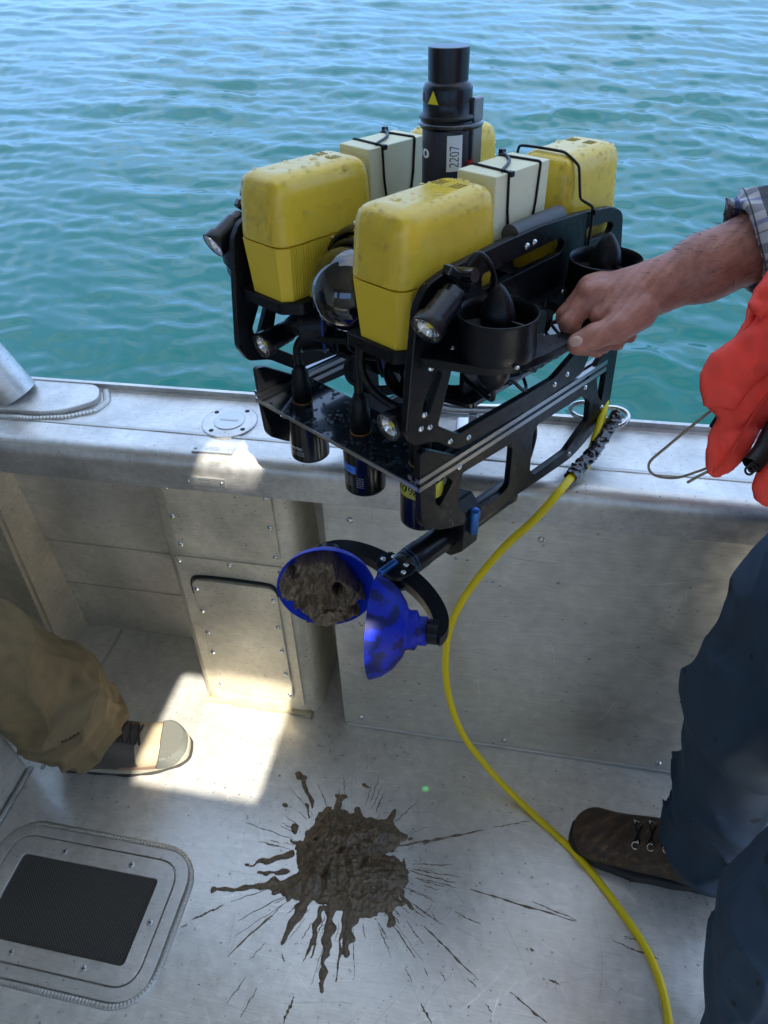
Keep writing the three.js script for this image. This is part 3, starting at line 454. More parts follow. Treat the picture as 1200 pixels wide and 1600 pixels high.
for (const s of [0, 1]) { // outrigger plates with two lift thrusters each
  const mx = x => s ? x : W - x, pts = [[0.330, 0.0], [0.345, 0.0], [0.408, -0.028], [0.432, -0.055], [0.441, -0.10], [0.446, -0.18], [0.441, -0.26], [0.432, -0.305], [0.408, -0.332], [0.345, -0.36], [0.330, -0.36]].map(p => [mx(p[0]), p[1]]);
  const slot = [[0.352, -0.135], [0.41, -0.135], [0.421, -0.15], [0.421, -0.21], [0.41, -0.225], [0.352, -0.225]].map(p => [mx(p[0]), p[1]]);
  const pl = part('outrigger_plate', boxUV(plateY(pts, [circle(mx(0.392), -0.070, 0.040), circle(mx(0.392), -0.290, 0.040), slot], 0.142, 0.011, 0.014)), M.black, rov);
  for (const z of [-0.070, -0.290]) {
    const t = thruster(rov); t.position.set(mx(0.392), 0.1415, z); t.rotation.y = z;
    for (let k = 0; k < 3; k++) { const o = part('bolt', lathe([[0, 0.003], [0.003, 0.0026], [0.0038, 0]], 12), M.steel, pl); o.position.set(mx(0.392) + 0.0455 * Math.cos(k * 2.1 + 0.4) * 1.05, 0.142, z + 0.0478 * Math.sin(k * 2.1 + 0.4)); }
    part('thruster_lead', tube([V(mx(0.392), 0.097, z), V(mx(0.385), 0.07, z - 0.012), V(mx(0.35), 0.062, z - 0.03), V(mx(0.30), 0.055, z - 0.06), V(mx(0.25), 0.05, -0.2)], 0.0032, 40, 8), M.rubber, rov);
  }
}
for (const [x, z, a] of [[0.085, -0.085, 0.75], [0.255, -0.085, -0.75], [0.085, -0.315, 2.4], [0.255, -0.315, -2.4]]) {
  const t = thruster(rov, 0.040, 0.038); t.position.set(x, 0.078, z); t.rotation.set(Math.PI / 2, 0, -a, 'YXZ'); t.rotation.order = 'YXZ'; t.rotation.y = -a; t.rotation.z = 0;
  part('thruster_ring', new THREE.TorusGeometry(0.0412, 0.0022, 8, 40).rotateX(Math.PI / 2).translate(0, 0.006, 0), M.blue, t);
}
// ---- lamps
function lamp(parent, from, dir, len = 0.062) { // lens at `from`, looking along dir
  const t = sub('lamp', parent); t.position.copy(from); t.quaternion.setFromUnitVectors(V(0, 0, 1), dir.clone().normalize());
  part('housing', lathe([[0, -len], [0.0125, -len], [0.0135, -len + 0.003], [0.0135, -len + 0.012], [0.0155, -len + 0.013], [0.0155, -0.014], [0.0185, -0.012], [0.0185, 0.0005], [0.0165, 0.001], [0.0165, -0.002], [0.016, -0.003]], 36).rotateX(Math.PI / 2), M.blackMetal, t);
  part('reflector', lathe([[0.0162, -0.0025], [0.013, -0.0035], [0.0125, -0.002], [0.010, -0.0055], [0.006, -0.008], [0, -0.0085]], 30).rotateX(Math.PI / 2), M.reflector, t);
  part('led_chip', box(0.0062, 0.0062, 0.0016, 0, 0, -0.0072), M.led, t);
  const sc = []; for (let k = 0; k < 4; k++) sc.push(cyl(0.0015, 0.0015, 0.002, 0, 0, 0, 8).rotateX(Math.PI / 2).translate(0.0145 * Math.cos(k * 1.571 + 0.5), 0.0145 * Math.sin(k * 1.571 + 0.5), -0.0012)); part('screws', join(sc), M.steel, t);
  part('lens', new THREE.CircleGeometry(0.0163, 32).translate(0, 0, 0.0004), M.lens, t);
  return t;
}
lamp(rov, V(0.366, 0.188, 0.018), V(0.10, -0.42, 0.90), 0.058); lamp(rov, V(-0.030, 0.186, 0.010), V(0.0, -0.42, 0.90), 0.058);
lamp(rov, V(0.312, 0.048, 0.024), V(-0.02, -0.12, 1), 0.062); lamp(rov, V(0.040, 0.058, 0.002), V(0.02, -0.12, 1), 0.062);
for (const s of [0, 1]) { const m = x => s ? x : W - x; part('lamp_bracket', join([box(0.012, 0.012, 0.05, 0, 0, 0, 0.003).rotateX(-0.7).translate(m(0.353), 0.222, -0.045), rod(V(m(0.34), 0.222, -0.05), V(m(0.372), 0.228, -0.052), 0.008)]), M.blackGloss, rov); part('lamp_lead', tube([V(m(0.366), 0.240, -0.044), V(m(0.371), 0.25, -0.056), V(m(0.372), 0.235, -0.075), V(m(0.366), 0.21, -0.095), V(m(0.345), 0.186, -0.118), V(m(0.33), 0.17, -0.13)], 0.0032, 40, 8), M.rubber, rov); }
// ---- front instrument plate with three hanging canisters
part('instrument_plate', boxUV(plateY([[0.002, -0.102], [0.002, -0.002], [0.338, -0.002], [0.338, -0.102]], [], -0.0435, 0.006, 0.002)), Phy({ color: lin(0.035, 0.045, 0.06), roughness: 0.16, metalness: 0.6, clearcoat: 0.5, clearcoatRoughness: 0.05 }), rov);
part('plate_edge', box(0.334, 0.0055, 0.0012, 0.17, -0.0465, -0.0014), M.silver, rov);
{
  const wrap = draw => canvas(1024, 512, (x, w, h) => { x.fillStyle = '#0a0a0b'; x.fillRect(0, 0, w, h); draw(x, w, h); });
  const arrows = [
    wrap((x) => { x.fillStyle = '#e8e8e8'; x.font = 'bold 38px sans-serif'; x.fillText('ARCTIC', 500, 400); x.beginPath(); x.moveTo(462, 400); x.lineTo(478, 370); x.lineTo(494, 400); x.fill(); x.font = '15px sans-serif'; for (let i = 0; i < 3; i++) x.fillText('housing assembly rated depth', 440, 430 + i * 18); }),
    wrap((x) => { x.fillStyle = '#a9b52c'; x.fillRect(330, 30, 95, 230); x.strokeStyle = '#141414'; x.lineWidth = 6; x.beginPath(); x.moveTo(350, 120); x.lineTo(378, 70); x.lineTo(406, 120); x.closePath(); x.stroke(); x.fillStyle = '#141414'; for (let i = 0; i < 5; i++) x.fillRect(345, 140 + i * 20, 62, 5); x.fillStyle = '#3f7fe0'; x.fillRect(470, 215, 150, 85); x.fillStyle = '#16335e'; x.font = 'bold 30px sans-serif'; x.fillText('NAV 2', 496, 268); x.fillStyle = '#dddddd'; x.font = 'bold 30px sans-serif'; x.fillText('NTE', 345, 350); x.font = '15px sans-serif'; for (let i = 0; i < 6; i++) { x.fillText('Wavelength (nm)', 470, 345 + i * 20); x.fillText('serial no.', 620, 345 + i * 20); } }),
    wrap((x) => { x.fillStyle = '#b8b43a'; x.fillRect(0, 60, 1024, 150); x.fillStyle = '#151512'; x.font = 'italic bold 110px serif'; x.fillText('80%', 380, 170); x.fillText('B', 620, 170); }),
  ];
  [0.060, 0.187, 0.302].forEach((x, i) => {
    const c = part('instrument_canister', lathe([[0, -0.142], [0.0285, -0.142], [0.0305, -0.140], [0.0305, -0.05], [0, -0.05]], 48), M.blackMetal, rov); c.position.set(x, 0, -0.050);
    const l = new THREE.CylinderGeometry(0.0308, 0.0308, 0.082, 48, 1, true); l.translate(0, -0.095, 0); const lm = Phy({ map: arrows[i], roughness: 0.22, clearcoat: 0.3, clearcoatRoughness: 0.15 }); const o = part('printed_sleeve', l, lm, c); o.rotation.y = [2.9, 2.85, 3.15][i];
    const k = part('connector', lathe([[0, 0.0], [0.0145, 0.0], [0.0145, 0.034], [0.0125, 0.036], [0.0125, 0.05], [0.009, 0.056], [0.007, 0.062], [0, 0.062]], 28), M.rubber, rov); k.position.set(x, -0.0435, -0.045);
    part('connector_ring', new THREE.TorusGeometry(0.0146, 0.0009, 8, 32).rotateX(Math.PI / 2).translate(0, 0.0015, 0), Std({ color: lin(0.4, 0.18, 0.05), metalness: 0.7, roughness: 0.4 }), k);
  });
  part('instrument_cable', tube([[0.060, 0.018, -0.045], [0.060, 0.045, -0.045], [0.075, 0.064, -0.05], [0.115, 0.072, -0.055], [0.16, 0.082, -0.07], [0.19, 0.09, -0.12]], 0.0062, 60, 10), M.rubber, rov);
  part('instrument_cable', tube([[0.187, 0.018, -0.045], [0.186, 0.05, -0.046], [0.180, 0.085, -0.06], [0.176, 0.115, -0.10]], 0.0058, 50, 10), M.rubber, rov);
  part('instrument_cable', tube([[0.222, 0.118, -0.04], [0.208, 0.10, -0.035], [0.207, 0.06, -0.035], [0.225, 0.025, -0.05], [0.27, 0.002, -0.07], [0.302, 0.0, -0.06], [0.302, 0.016, -0.045]], 0.0058, 60, 10), M.rubber, rov);
  for (let k = 0; k < 4; k++) part('instrument_cable', tube([[0.19, 0.06 + k * 0.003, -0.10], [0.150, 0.052 - k * 0.004, -0.075 - k * 0.004], [0.137, 0.028 - k * 0.004, -0.068 - k * 0.004], [0.150, 0.008 - k * 0.003, -0.072 - k * 0.003], [0.19, 0.006 - k * 0.003, -0.10], [0.24, 0.02, -0.16]], 0.0036, 60, 8), M.rubber, rov);
  const R = rng(31); for (let k = 0; k < 7; k++) { const z = -0.15 - k * 0.018, y = 0.035 + R() * 0.05; part('instrument_cable', tube([[0.22, y, z - 0.05], [0.29, y - 0.01 + R() * 0.03, z + 0.03], [0.33, y - 0.02 * R(), z], [0.335, y - 0.035 - R() * 0.02, z - 0.06], [0.29, y - 0.045, z - 0.10], [0.2, y, z - 0.12]], 0.0026, 50, 8), M.rubber, rov); }
  for (let k = 0; k < 9; k++) { const x = 0.07 + R() * 0.18, y = 0.05 + R() * 0.05; part('instrument_cable', tube([[x, y + 0.04, -0.12], [x + (R() - 0.5) * 0.06, y + 0.03 * R(), -0.055 - R() * 0.03], [x + (R() - 0.5) * 0.12, y - 0.03 * R(), -0.05 - R() * 0.04], [x + (R() - 0.5) * 0.12, y - 0.02, -0.10], [0.17, 0.04, -0.16]], 0.0022 + R() * 0.0018, 50, 8), M.rubber, rov); }
  part('instrument_cable', tube([[0.30, -0.06, -0.16], [0.325, -0.05, -0.24], [0.33, -0.09, -0.275], [0.32, -0.17, -0.27], [0.304, -0.206, -0.25]], 0.0036, 50, 8), M.rubber, rov);
}
// ---- upright sensor on the back
{
  const c = sub('sensor_mast', rov); c.position.set(0.166, 0, -0.240);
  const lab = canvas(1024, 640, (x, w, h) => { x.fillStyle = '#141a3a'; x.fillRect(0, 0, w, h); x.fillStyle = '#eef0f4'; x.font = 'bold 150px sans-serif'; x.fillText('no', 300, 250); x.fillStyle = '#e9ebf0'; x.fillRect(605, 30, 110, 330); x.save(); x.translate(690, 345); x.rotate(-Math.PI / 2); x.fillStyle = '#15161a'; x.font = '92px sans-serif'; x.fillText('2207', 20, 0); x.restore(); x.fillStyle = '#0f1330'; x.fillRect(0, 570, 1024, 70); x.fillStyle = '#dfe3ee'; for (let i = 0; i < 4; i++) { x.beginPath(); x.arc(470 + i * 62, 515, 24, 0, 7); x.fill(); } x.fillStyle = '#141a3a'; x.font = 'bold 30px sans-serif'; x.fillText('f', 464, 526); x.fillText('in', 520, 526); x.fillText('y', 585, 526); x.fillRect(645, 503, 22, 22); x.fillStyle = '#dfe3ee'; x.font = '20px sans-serif'; x.fillText('sensors', 540, 470); });
  part('mast_sleeve', new THREE.CylinderGeometry(0.0315, 0.0315, 0.082, 56, 1, true).translate(0, 0.275, 0), Phy({ map: lab, roughness: 0.35, clearcoat: 0.2 }), c).rotation.y = 3.30;
  part('mast_core', lathe([[0, 0.19], [0.031, 0.19], [0.031, 0.316], [0.034, 0.317], [0.0355, 0.319], [0.0355, 0.3235], [0.034, 0.325], [0.034, 0.327], [0.0355, 0.3285], [0.0355, 0.332], [0.031, 0.3335], [0.031, 0.345], [0.0306, 0.3455], [0.0306, 0.3463], [0.031, 0.347], [0.031, 0.361], [0.0285, 0.3665], [0.0250, 0.3675], [0.0250, 0.370], [0.0255, 0.404], [0.0245, 0.4052], [0, 0.4052]], 56), M.blackMetal, c);
  const bar = part('guard_bar', box(0.010, 0.13, 0.018, 0.029, 0.286, -0.022, 0.002), Std({ color: lin(0.25, 0.26, 0.27), metalness: 0.8, roughness: 0.4 }), c);
  part('red_tube', cyl(0.007, 0.007, 0.05, 0.030, 0.255, -0.010, 20), M.red, c);
  part('strap', new THREE.TorusGeometry(0.0345, 0.005, 10, 48).rotateX(Math.PI / 2).scale(1.06, 0.8, 1.06).translate(0.003, 0.3215, -0.004), M.blackGloss, c);
  const tri = new THREE.Shape([[-0.008, 0], [0.008, 0], [0, 0.015]].map(p => new THREE.Vector2(...p))), tg = new THREE.ShapeGeometry(tri), P = tg.attributes.position; for (let i = 0; i < P.count; i++) P.setZ(i, 0.0320);
  tg.translate(0, 0.3465, 0); part('warning_triangle', tg, Std({ color: lin(0.7, 0.6, 0.02), roughness: 0.5 }), c).rotation.y = 0.12;
  part('red_mark', box(0.005, 0.010, 0.001, 0, 0.3525, 0.0312), M.red, c).rotation.y = -0.62;
}
// ---- gripper arm with two blue scoops
const GX = 0.304, GY = -0.206;
const jawC = { l: V(0.257, -0.203, 0.098), r: V(0.362, -0.206, 0.100) }, jawN = { l: V(0.70, 0.06, 0.71).normalize(), r: V(-0.82, -0.04, 0.57).normalize() };
{
  part('gripper_tube', lathe([[0, 0], [0.019, 0], [0.0215, 0.003], [0.0215, 0.012], [0.0205, 0.014], [0.0205, 0.21], [0.0215, 0.212], [0.0215, 0.232], [0.0195, 0.236], [0.0195, 0.258], [0, 0.258]], 40).rotateX(Math.PI / 2).translate(GX, GY, -0.258), M.blackMetal, rov);
  const cl = part('clamp', extrude(roundPoly([[-0.034, -0.012], [-0.012, -0.034], [0.012, -0.034], [0.034, -0.012], [0.036, 0.055], [0.018, 0.075], [-0.034, 0.06]], 0.004), 0.036, 0.0015).translate(GX, GY, -0.137), M.black, rov);
  part('blue_knob', lathe([[0, 0.055], [0.008, 0.055], [0.0092, 0.053], [0.0092, 0.038], [0.0078, 0.036], [0.0078, 0.0], [0, 0]], 20).scale(0.9, 0.75, 0.9).translate(GX + 0.040, GY + 0.020, -0.118), M.blueMetal, cl);
  part('gripper_collar', join([cyl(0.0205, 0.0205, 0.004, 0, 0, 0, 32).rotateX(Math.PI / 2).translate(GX, GY, -0.024), cyl(0.0206, 0.0206, 0.002, 0, 0, 0, 32).rotateX(Math.PI / 2).translate(GX, GY, -0.016)]), Std({ color: lin(0.03, 0.09, 0.18), metalness: 0.6, roughness: 0.35 }), rov);
  const hd = part('gripper_head', join([extrude(roundPoly([[-0.026, -0.004], [0.026, -0.004], [0.030, 0.018], [0.018, 0.036], [-0.018, 0.036], [-0.030, 0.018]], 0.006), 0.006).rotateX(Math.PI / 2).translate(GX, GY + 0.013, -0.006), extrude(roundPoly([[-0.026, -0.004], [0.026, -0.004], [0.030, 0.018], [0.018, 0.036], [-0.018, 0.036], [-0.030, 0.018]], 0.006), 0.006).rotateX(Math.PI / 2).translate(GX, GY - 0.008, -0.006), rod(V(GX, GY, -0.02), V(GX, GY, 0.014), 0.012)]), M.blackMetal, rov);
  for (const [x, z] of [[-0.020, 0.012], [0.020, 0.012], [-0.012, -0.002], [0.012, -0.002]]) { const o = part('bolt', lathe([[0, 0.004], [0.003, 0.0035], [0.0042, 0.0015], [0.0042, 0]], 14), M.steel, hd); o.position.set(GX + x, GY + 0.013, z); }
  part('drive_rod', box(0.010, 0.008, 0.034, GX, GY + 0.018, 0.022, 0.003), M.blueMetal, hd);
  const stain = (() => { return tex(512, 512, (u, v) => { const k = smooth(-0.06, 0.16, fbm2(u * 4 + 4, v * 4 + 1, 5) - 0.02) * 0.7, b = [0.02, 0.12, 0.60], d = [0.04, 0.06, 0.22]; return b.map((c, i) => mix(c, d[i], k)); }); })();
  const blue = Phy({ map: stain, roughness: 0.5, specularIntensity: 0.5, side: THREE.DoubleSide, sheen: 0 }), plain = Phy({ color: lin(0.008, 0.04, 0.60), roughness: 0.35, side: THREE.DoubleSide });
  for (const k of ['l', 'r']) {
    const c = jawC[k], n = jawN[k], s = k === 'l' ? -1 : 1, j = sub('jaw', rov);
    const q = new THREE.Quaternion().setFromUnitVectors(V(0, 1, 0), n), bowl = lathe([[0.0, -0.030], [0.018, -0.0295], [0.036, -0.0255], [0.052, -0.0165], [0.063, -0.0055], [0.068, 0.004], [0.0692, 0.004], [0.064, -0.007], [0.053, -0.0185], [0.037, -0.0275], [0.028, -0.030], [0.026, -0.034], [0.0265, -0.040], [0.022, -0.042], [0.019, -0.0425], [0.019, -0.052], [0, -0.052]], 64).scale(1, 1.25, 1); { const p = bowl.attributes.position, uv = bowl.attributes.uv; for (let i = 0; i < p.count; i++) uv.setXY(i, p.getX(i) / 0.15 + 0.5 + p.getY(i) * 3, p.getZ(i) / 0.15 + 0.5); }
    const b = part('scoop_bowl', bowl, k === 'l' ? plain : blue, j); b.position.copy(c); b.quaternion.copy(q);
    const e = c.clone().addScaledVector(n, -0.066), cap = part('scoop_hub', rod(e.clone().addScaledVector(n, -0.014), e, 0.0165, 0.0165, 28), M.black, j);
    const sc = part('bolt', join([lathe([[0, 0.003], [0.004, 0.002], [0.005, 0]], 14)]), M.steel, j); sc.position.copy(e.clone().addScaledVector(n, -0.014)); sc.quaternion.setFromUnitVectors(V(0, 1, 0), n.clone().negate());
    // curved flat arm from the head to the hub
    const p0 = V(GX + s * 0.018, GY, 0.006), p3 = e.clone().addScaledVector(n, -0.006), cv = new THREE.CubicBezierCurve3(p0, p0.clone().add(V(s * 0.040, 0, -0.002)), p3.clone().add(V(s * 0.014, 0, -0.026)), p3.clone().add(V(s * 0.010, 0, 0.006)));
    const P = [], I = [], seg = 24, hh = 0.008; for (let i = 0; i <= seg; i++) { const p = cv.getPoint(i / seg), t = cv.getTangent(i / seg), sd = V(t.z, 0, -t.x).normalize(), w = mix(0.014, 0.009, i / seg); for (const [a, y] of [[1, hh], [1, -hh], [-1, -hh], [-1, hh]]) P.push(p.x + sd.x * w * a, p.y + y, p.z + sd.z * w * a); }
    for (let i = 0; i < seg; i++) for (let a = 0; a < 4; a++) { const x = i * 4 + a, y = i * 4 + (a + 1) % 4; I.push(x, x + 4, y, y, x + 4, y + 4); } I.push(0, 1, 2, 0, 2, 3, seg * 4, seg * 4 + 2, seg * 4 + 1, seg * 4, seg * 4 + 3, seg * 4 + 2);
    const ag = new THREE.BufferGeometry(); ag.setAttribute('position', new THREE.Float32BufferAttribute(P, 3)); ag.setIndex(I); const an = ag.toNonIndexed(); an.computeVertexNormals(); an.setAttribute('uv', new THREE.BufferAttribute(new Float32Array(an.attributes.position.count * 2), 2)); part('jaw_arm', an, M.blackMetal, j);
  }
}
// ---- mud held in the left scoop
{
  const n = 120, P = [], I = [], ok = [], R0 = 0.066, keep = (x, y) => { const r = Math.hypot(x, y) / R0, e = fbm2(x * 26 + 5, y * 26, 4); if (r > 1.0 + 0.02 * e) return -1; const shift = Math.hypot((x + 0.006) * 0.95, y - 0.012) / 0.062; return 1.0 - shift + 0.5 * e - 0.8 * smooth(0.03, 0.055, x - y * 0.6) - smooth(0.010, 0.004, Math.hypot(x - 0.016, (y + 0.002) * 0.7)); };
  for (let j = 0; j <= n; j++) for (let i = 0; i <= n; i++) {
    const x = (i / n - 0.5) * 2 * R0 * 1.06, y = (j / n - 0.5) * 2 * R0 * 1.06, k = keep(x, y), r = Math.hypot(x, y), bowl = -0.0375 + 0.0425 * Math.pow(clamp(r / 0.069), 2.2), rid = 1 - Math.abs(fbm2(x * 34 + y * 8 + 9, y * 16, 4)) * 2;
    const h = mix(bowl - 0.004, 0.004 + 0.014 * fbm2(x * 18, y * 18 + 4, 3) + 0.007 * rid - 0.006 * (r / R0), smooth(0.0, 0.22, k)); P.push(x, h, y); ok.push(k > -0.02);
  }
  for (let j = 0; j < n; j++) for (let i = 0; i < n; i++) { const a = j * (n + 1) + i, b = a + 1, c = a + n + 1, d = c + 1; if (ok[a] && ok[b] && ok[c]) I.push(a, c, b); if (ok[b] && ok[c] && ok[d]) I.push(b, c, d); }
  const g = new THREE.BufferGeometry(); g.setAttribute('position', new THREE.Float32BufferAttribute(P, 3)); g.setIndex(I); g.computeVertexNormals(); g.setAttribute('uv', new THREE.Float32BufferAttribute(P.flatMap((v, i) => i % 3 === 1 ? [] : [v]), 2));
  const lower = field((x, y, z) => { const d = Math.hypot((x + 0.004) / 1.5, (y + 0.000) / 0.55, (z - 0.058) / 0.85) - 0.018; return d * 0.6 + 0.006 * fbm3(x * 55, y * 55, z * 55, 3); }, [-0.05, -0.03, 0.03], [0.05, 0.03, 0.092], 0.0022);
  const m = single('mud_lump', join([g, lower]), M.mud, 'wet dark mud heaped in the blue scoop of the gripper', 'mud');
  // rows of the bowl frame: across, out of the mouth, downwards
  const nW = jawN.l.clone().transformDirection(ROV_M), down = V(0, -1, 0).addScaledVector(nW, nW.y).normalize(), ac = nW.clone().cross(down).negate(); // ac x n = down
  m.matrixAutoUpdate = true; m.quaternion.setFromRotationMatrix(new THREE.Matrix4().makeBasis(nW.clone().cross(down), nW, down)); m.position.copy(rovToWorld(...jawC.l.toArray()));
}
// ---- scaling laser that puts one green dot on the deck
{
  const p = V(0.248, -0.062, -0.014), t = part('laser_pointer', cyl(0.005, 0.005, 0.016, p.x, p.y + 0.008, p.z, 16), M.blackMetal, rov);
  part('laser_aperture', cyl(0.0015, 0.0015, 0.0006, p.x, p.y - 0.0002, p.z, 10), Std({ color: lin(0, 0, 0), emissive: lin(0.02, 0.6, 0.1) }), t);
  const a = rovToWorld(p.x, p.y - 0.003, p.z), l = new THREE.SpotLight(lin(0.02, 1, 0.12), 0.4, 0, 0.0017, 0.2, 2); l.position.copy(a); l.target.position.set(-0.139, 0, 0.126); l.castShadow = true; l.shadow.radius = 0.05; scene.add(l, l.target);
}
// ---- water beads left on the vehicle
{
  const R = rng(404), drop = new THREE.SphereGeometry(1, 10, 6, 0, Math.PI * 2, 0, Math.PI / 2), L = [];
  const put = (p, n, r) => L.push([p, n, r]);
  for (const [cx, z0, z1] of floats) { const F = fairingField(cx, z0, z1), zc = (z0 + z1) / 2; for (let i = 0; i < 170; i++) {
    const k = R(), o = k < 0.4 ? V(cx + (R() - 0.5) * 0.08, 0.32, mix(z1, z0, R())) : k < 0.75 ? V(cx + (R() < 0.5 ? -0.09 : 0.09), 0.212 + R() * 0.07, mix(z1, z0, R())) : V(cx + (R() - 0.5) * 0.085, 0.212 + R() * 0.07, z0 + 0.04);
    const d = k < 0.4 ? V(0, -1, 0) : k < 0.75 ? V(cx - o.x, 0, 0).normalize() : V(0, 0, -1), p = o.clone(); let n = 0, v; while ((v = F(p.x, p.y, p.z)) > 0.00005 && n++ < 80) p.addScaledVector(d, Math.max(v * 0.6, 0.00004)); if (n >= 80) continue;
    const e = 0.001, g = V(F(p.x + e, p.y, p.z) - F(p.x - e, p.y, p.z), F(p.x, p.y + e, p.z) - F(p.x, p.y - e, p.z), F(p.x, p.y, p.z + e) - F(p.x, p.y, p.z - e)).normalize(); put(p, g, 0.0012 + R() * R() * R() * 0.0042);
  } }
  for (let i = 0; i < 260; i++) put(V(R() * 0.32 + 0.01, -0.0435, -0.004 - R() * 0.095), V(0, 1, 0), 0.0009 + R() * R() * 0.0048);
  for (let i = 0; i < 200; i++) { const z = -R() * 0.40; put(V(W, 0.212 + R() * 0.014, z), V(1, 0, 0), 0.0006 + R() * R() * 0.0014); if (i < 130) put(V(W, -0.005 - R() * 0.02, -0.08 - R() * 0.25), V(1, 0, 0), 0.0006 + R() * R() * 0.0016); if (i < 90) put(V(0.40 + R() * 0.035, 0.142, -0.12 - R() * 0.02), V(0, 1, 0), 0.0006 + R() * 0.001); }
  const im = new THREE.InstancedMesh(drop, M.water, L.length), q = new THREE.Quaternion(), m4 = new THREE.Matrix4();
  L.forEach(([p, n, r], i) => { q.setFromUnitVectors(V(0, 1, 0), n.clone().normalize()); m4.compose(p, q, V(r, r * 0.6, r * (0.8 + 0.9 * R() * R()))); im.setMatrixAt(i, m4); });
  im.name = 'water_beads'; im.userData.kind = 'stuff'; shade(im); rov.add(im);
}

// ================================================================ TETHER
{
  const t = thing('tether_cable', 'bright yellow tether cable hanging from the vehicle and running along the deck', 'cable');
  const P = [[0.105, 0.748, -0.10], [0.082, 0.756, -0.062], [0.060, 0.752, -0.02], [0.028, 0.715, 0.006], [-0.010, 0.662, 0.012], [-0.053, 0.578, 0.012], [-0.085, 0.500, 0.014], [-0.106, 0.418, 0.017], [-0.111, 0.340, 0.028], [-0.101, 0.243, 0.044], [-0.069, 0.146, 0.066], [-0.014, 0.066, 0.086], [0.045, 0.022, 0.116], [0.115, 0.0055, 0.161], [0.181, 0.005, 0.213], [0.264, 0.005, 0.304], [0.318, 0.005, 0.383], [0.339, 0.005, 0.469], [0.33, 0.005, 0.56], [0.27, 0.005, 0.75], [0.3, 0.005, 1.1]];
  const cv = new THREE.CatmullRomCurve3(P.map(p => V(...p)));
  part('cable', new THREE.TubeGeometry(cv, 260, 0.0068, 14), M.tether, t);
  part('loop', tube([[0.105, 0.75, -0.10], [0.126, 0.80, -0.19], [0.127, 0.86, -0.245], [0.112, 0.91, -0.265], [0.08, 0.95, -0.28], [0.03, 0.97, -0.28]], 0.0068, 60, 12), M.tether, t);
  const tg = tube([[0.078, 0.756, -0.058], [0.092, 0.757, -0.085], [0.118, 0.768, -0.125], [0.138, 0.785, -0.165], [0.15, 0.80, -0.185]], 0.0098, 60, 16), p = tg.attributes.position, nn = tg.attributes.normal; for (let i = 0; i < p.count; i++) { const k = 0.005 * fbm3(p.getX(i) * 60, p.getY(i) * 90, p.getZ(i) * 90, 3) + 0.003 * Math.abs(N3(p.getX(i) * 160, p.getY(i) * 160, p.getZ(i) * 160)); p.setXYZ(i, p.getX(i) + nn.getX(i) * k, p.getY(i) + nn.getY(i) * k, p.getZ(i) + nn.getZ(i) * k); } tg.computeVertexNormals();
  part('tape_wrap', tg, Phy({ color: lin(0.02, 0.02, 0.022), roughness: 0.22, clearcoat: 0.6 }), t);
}

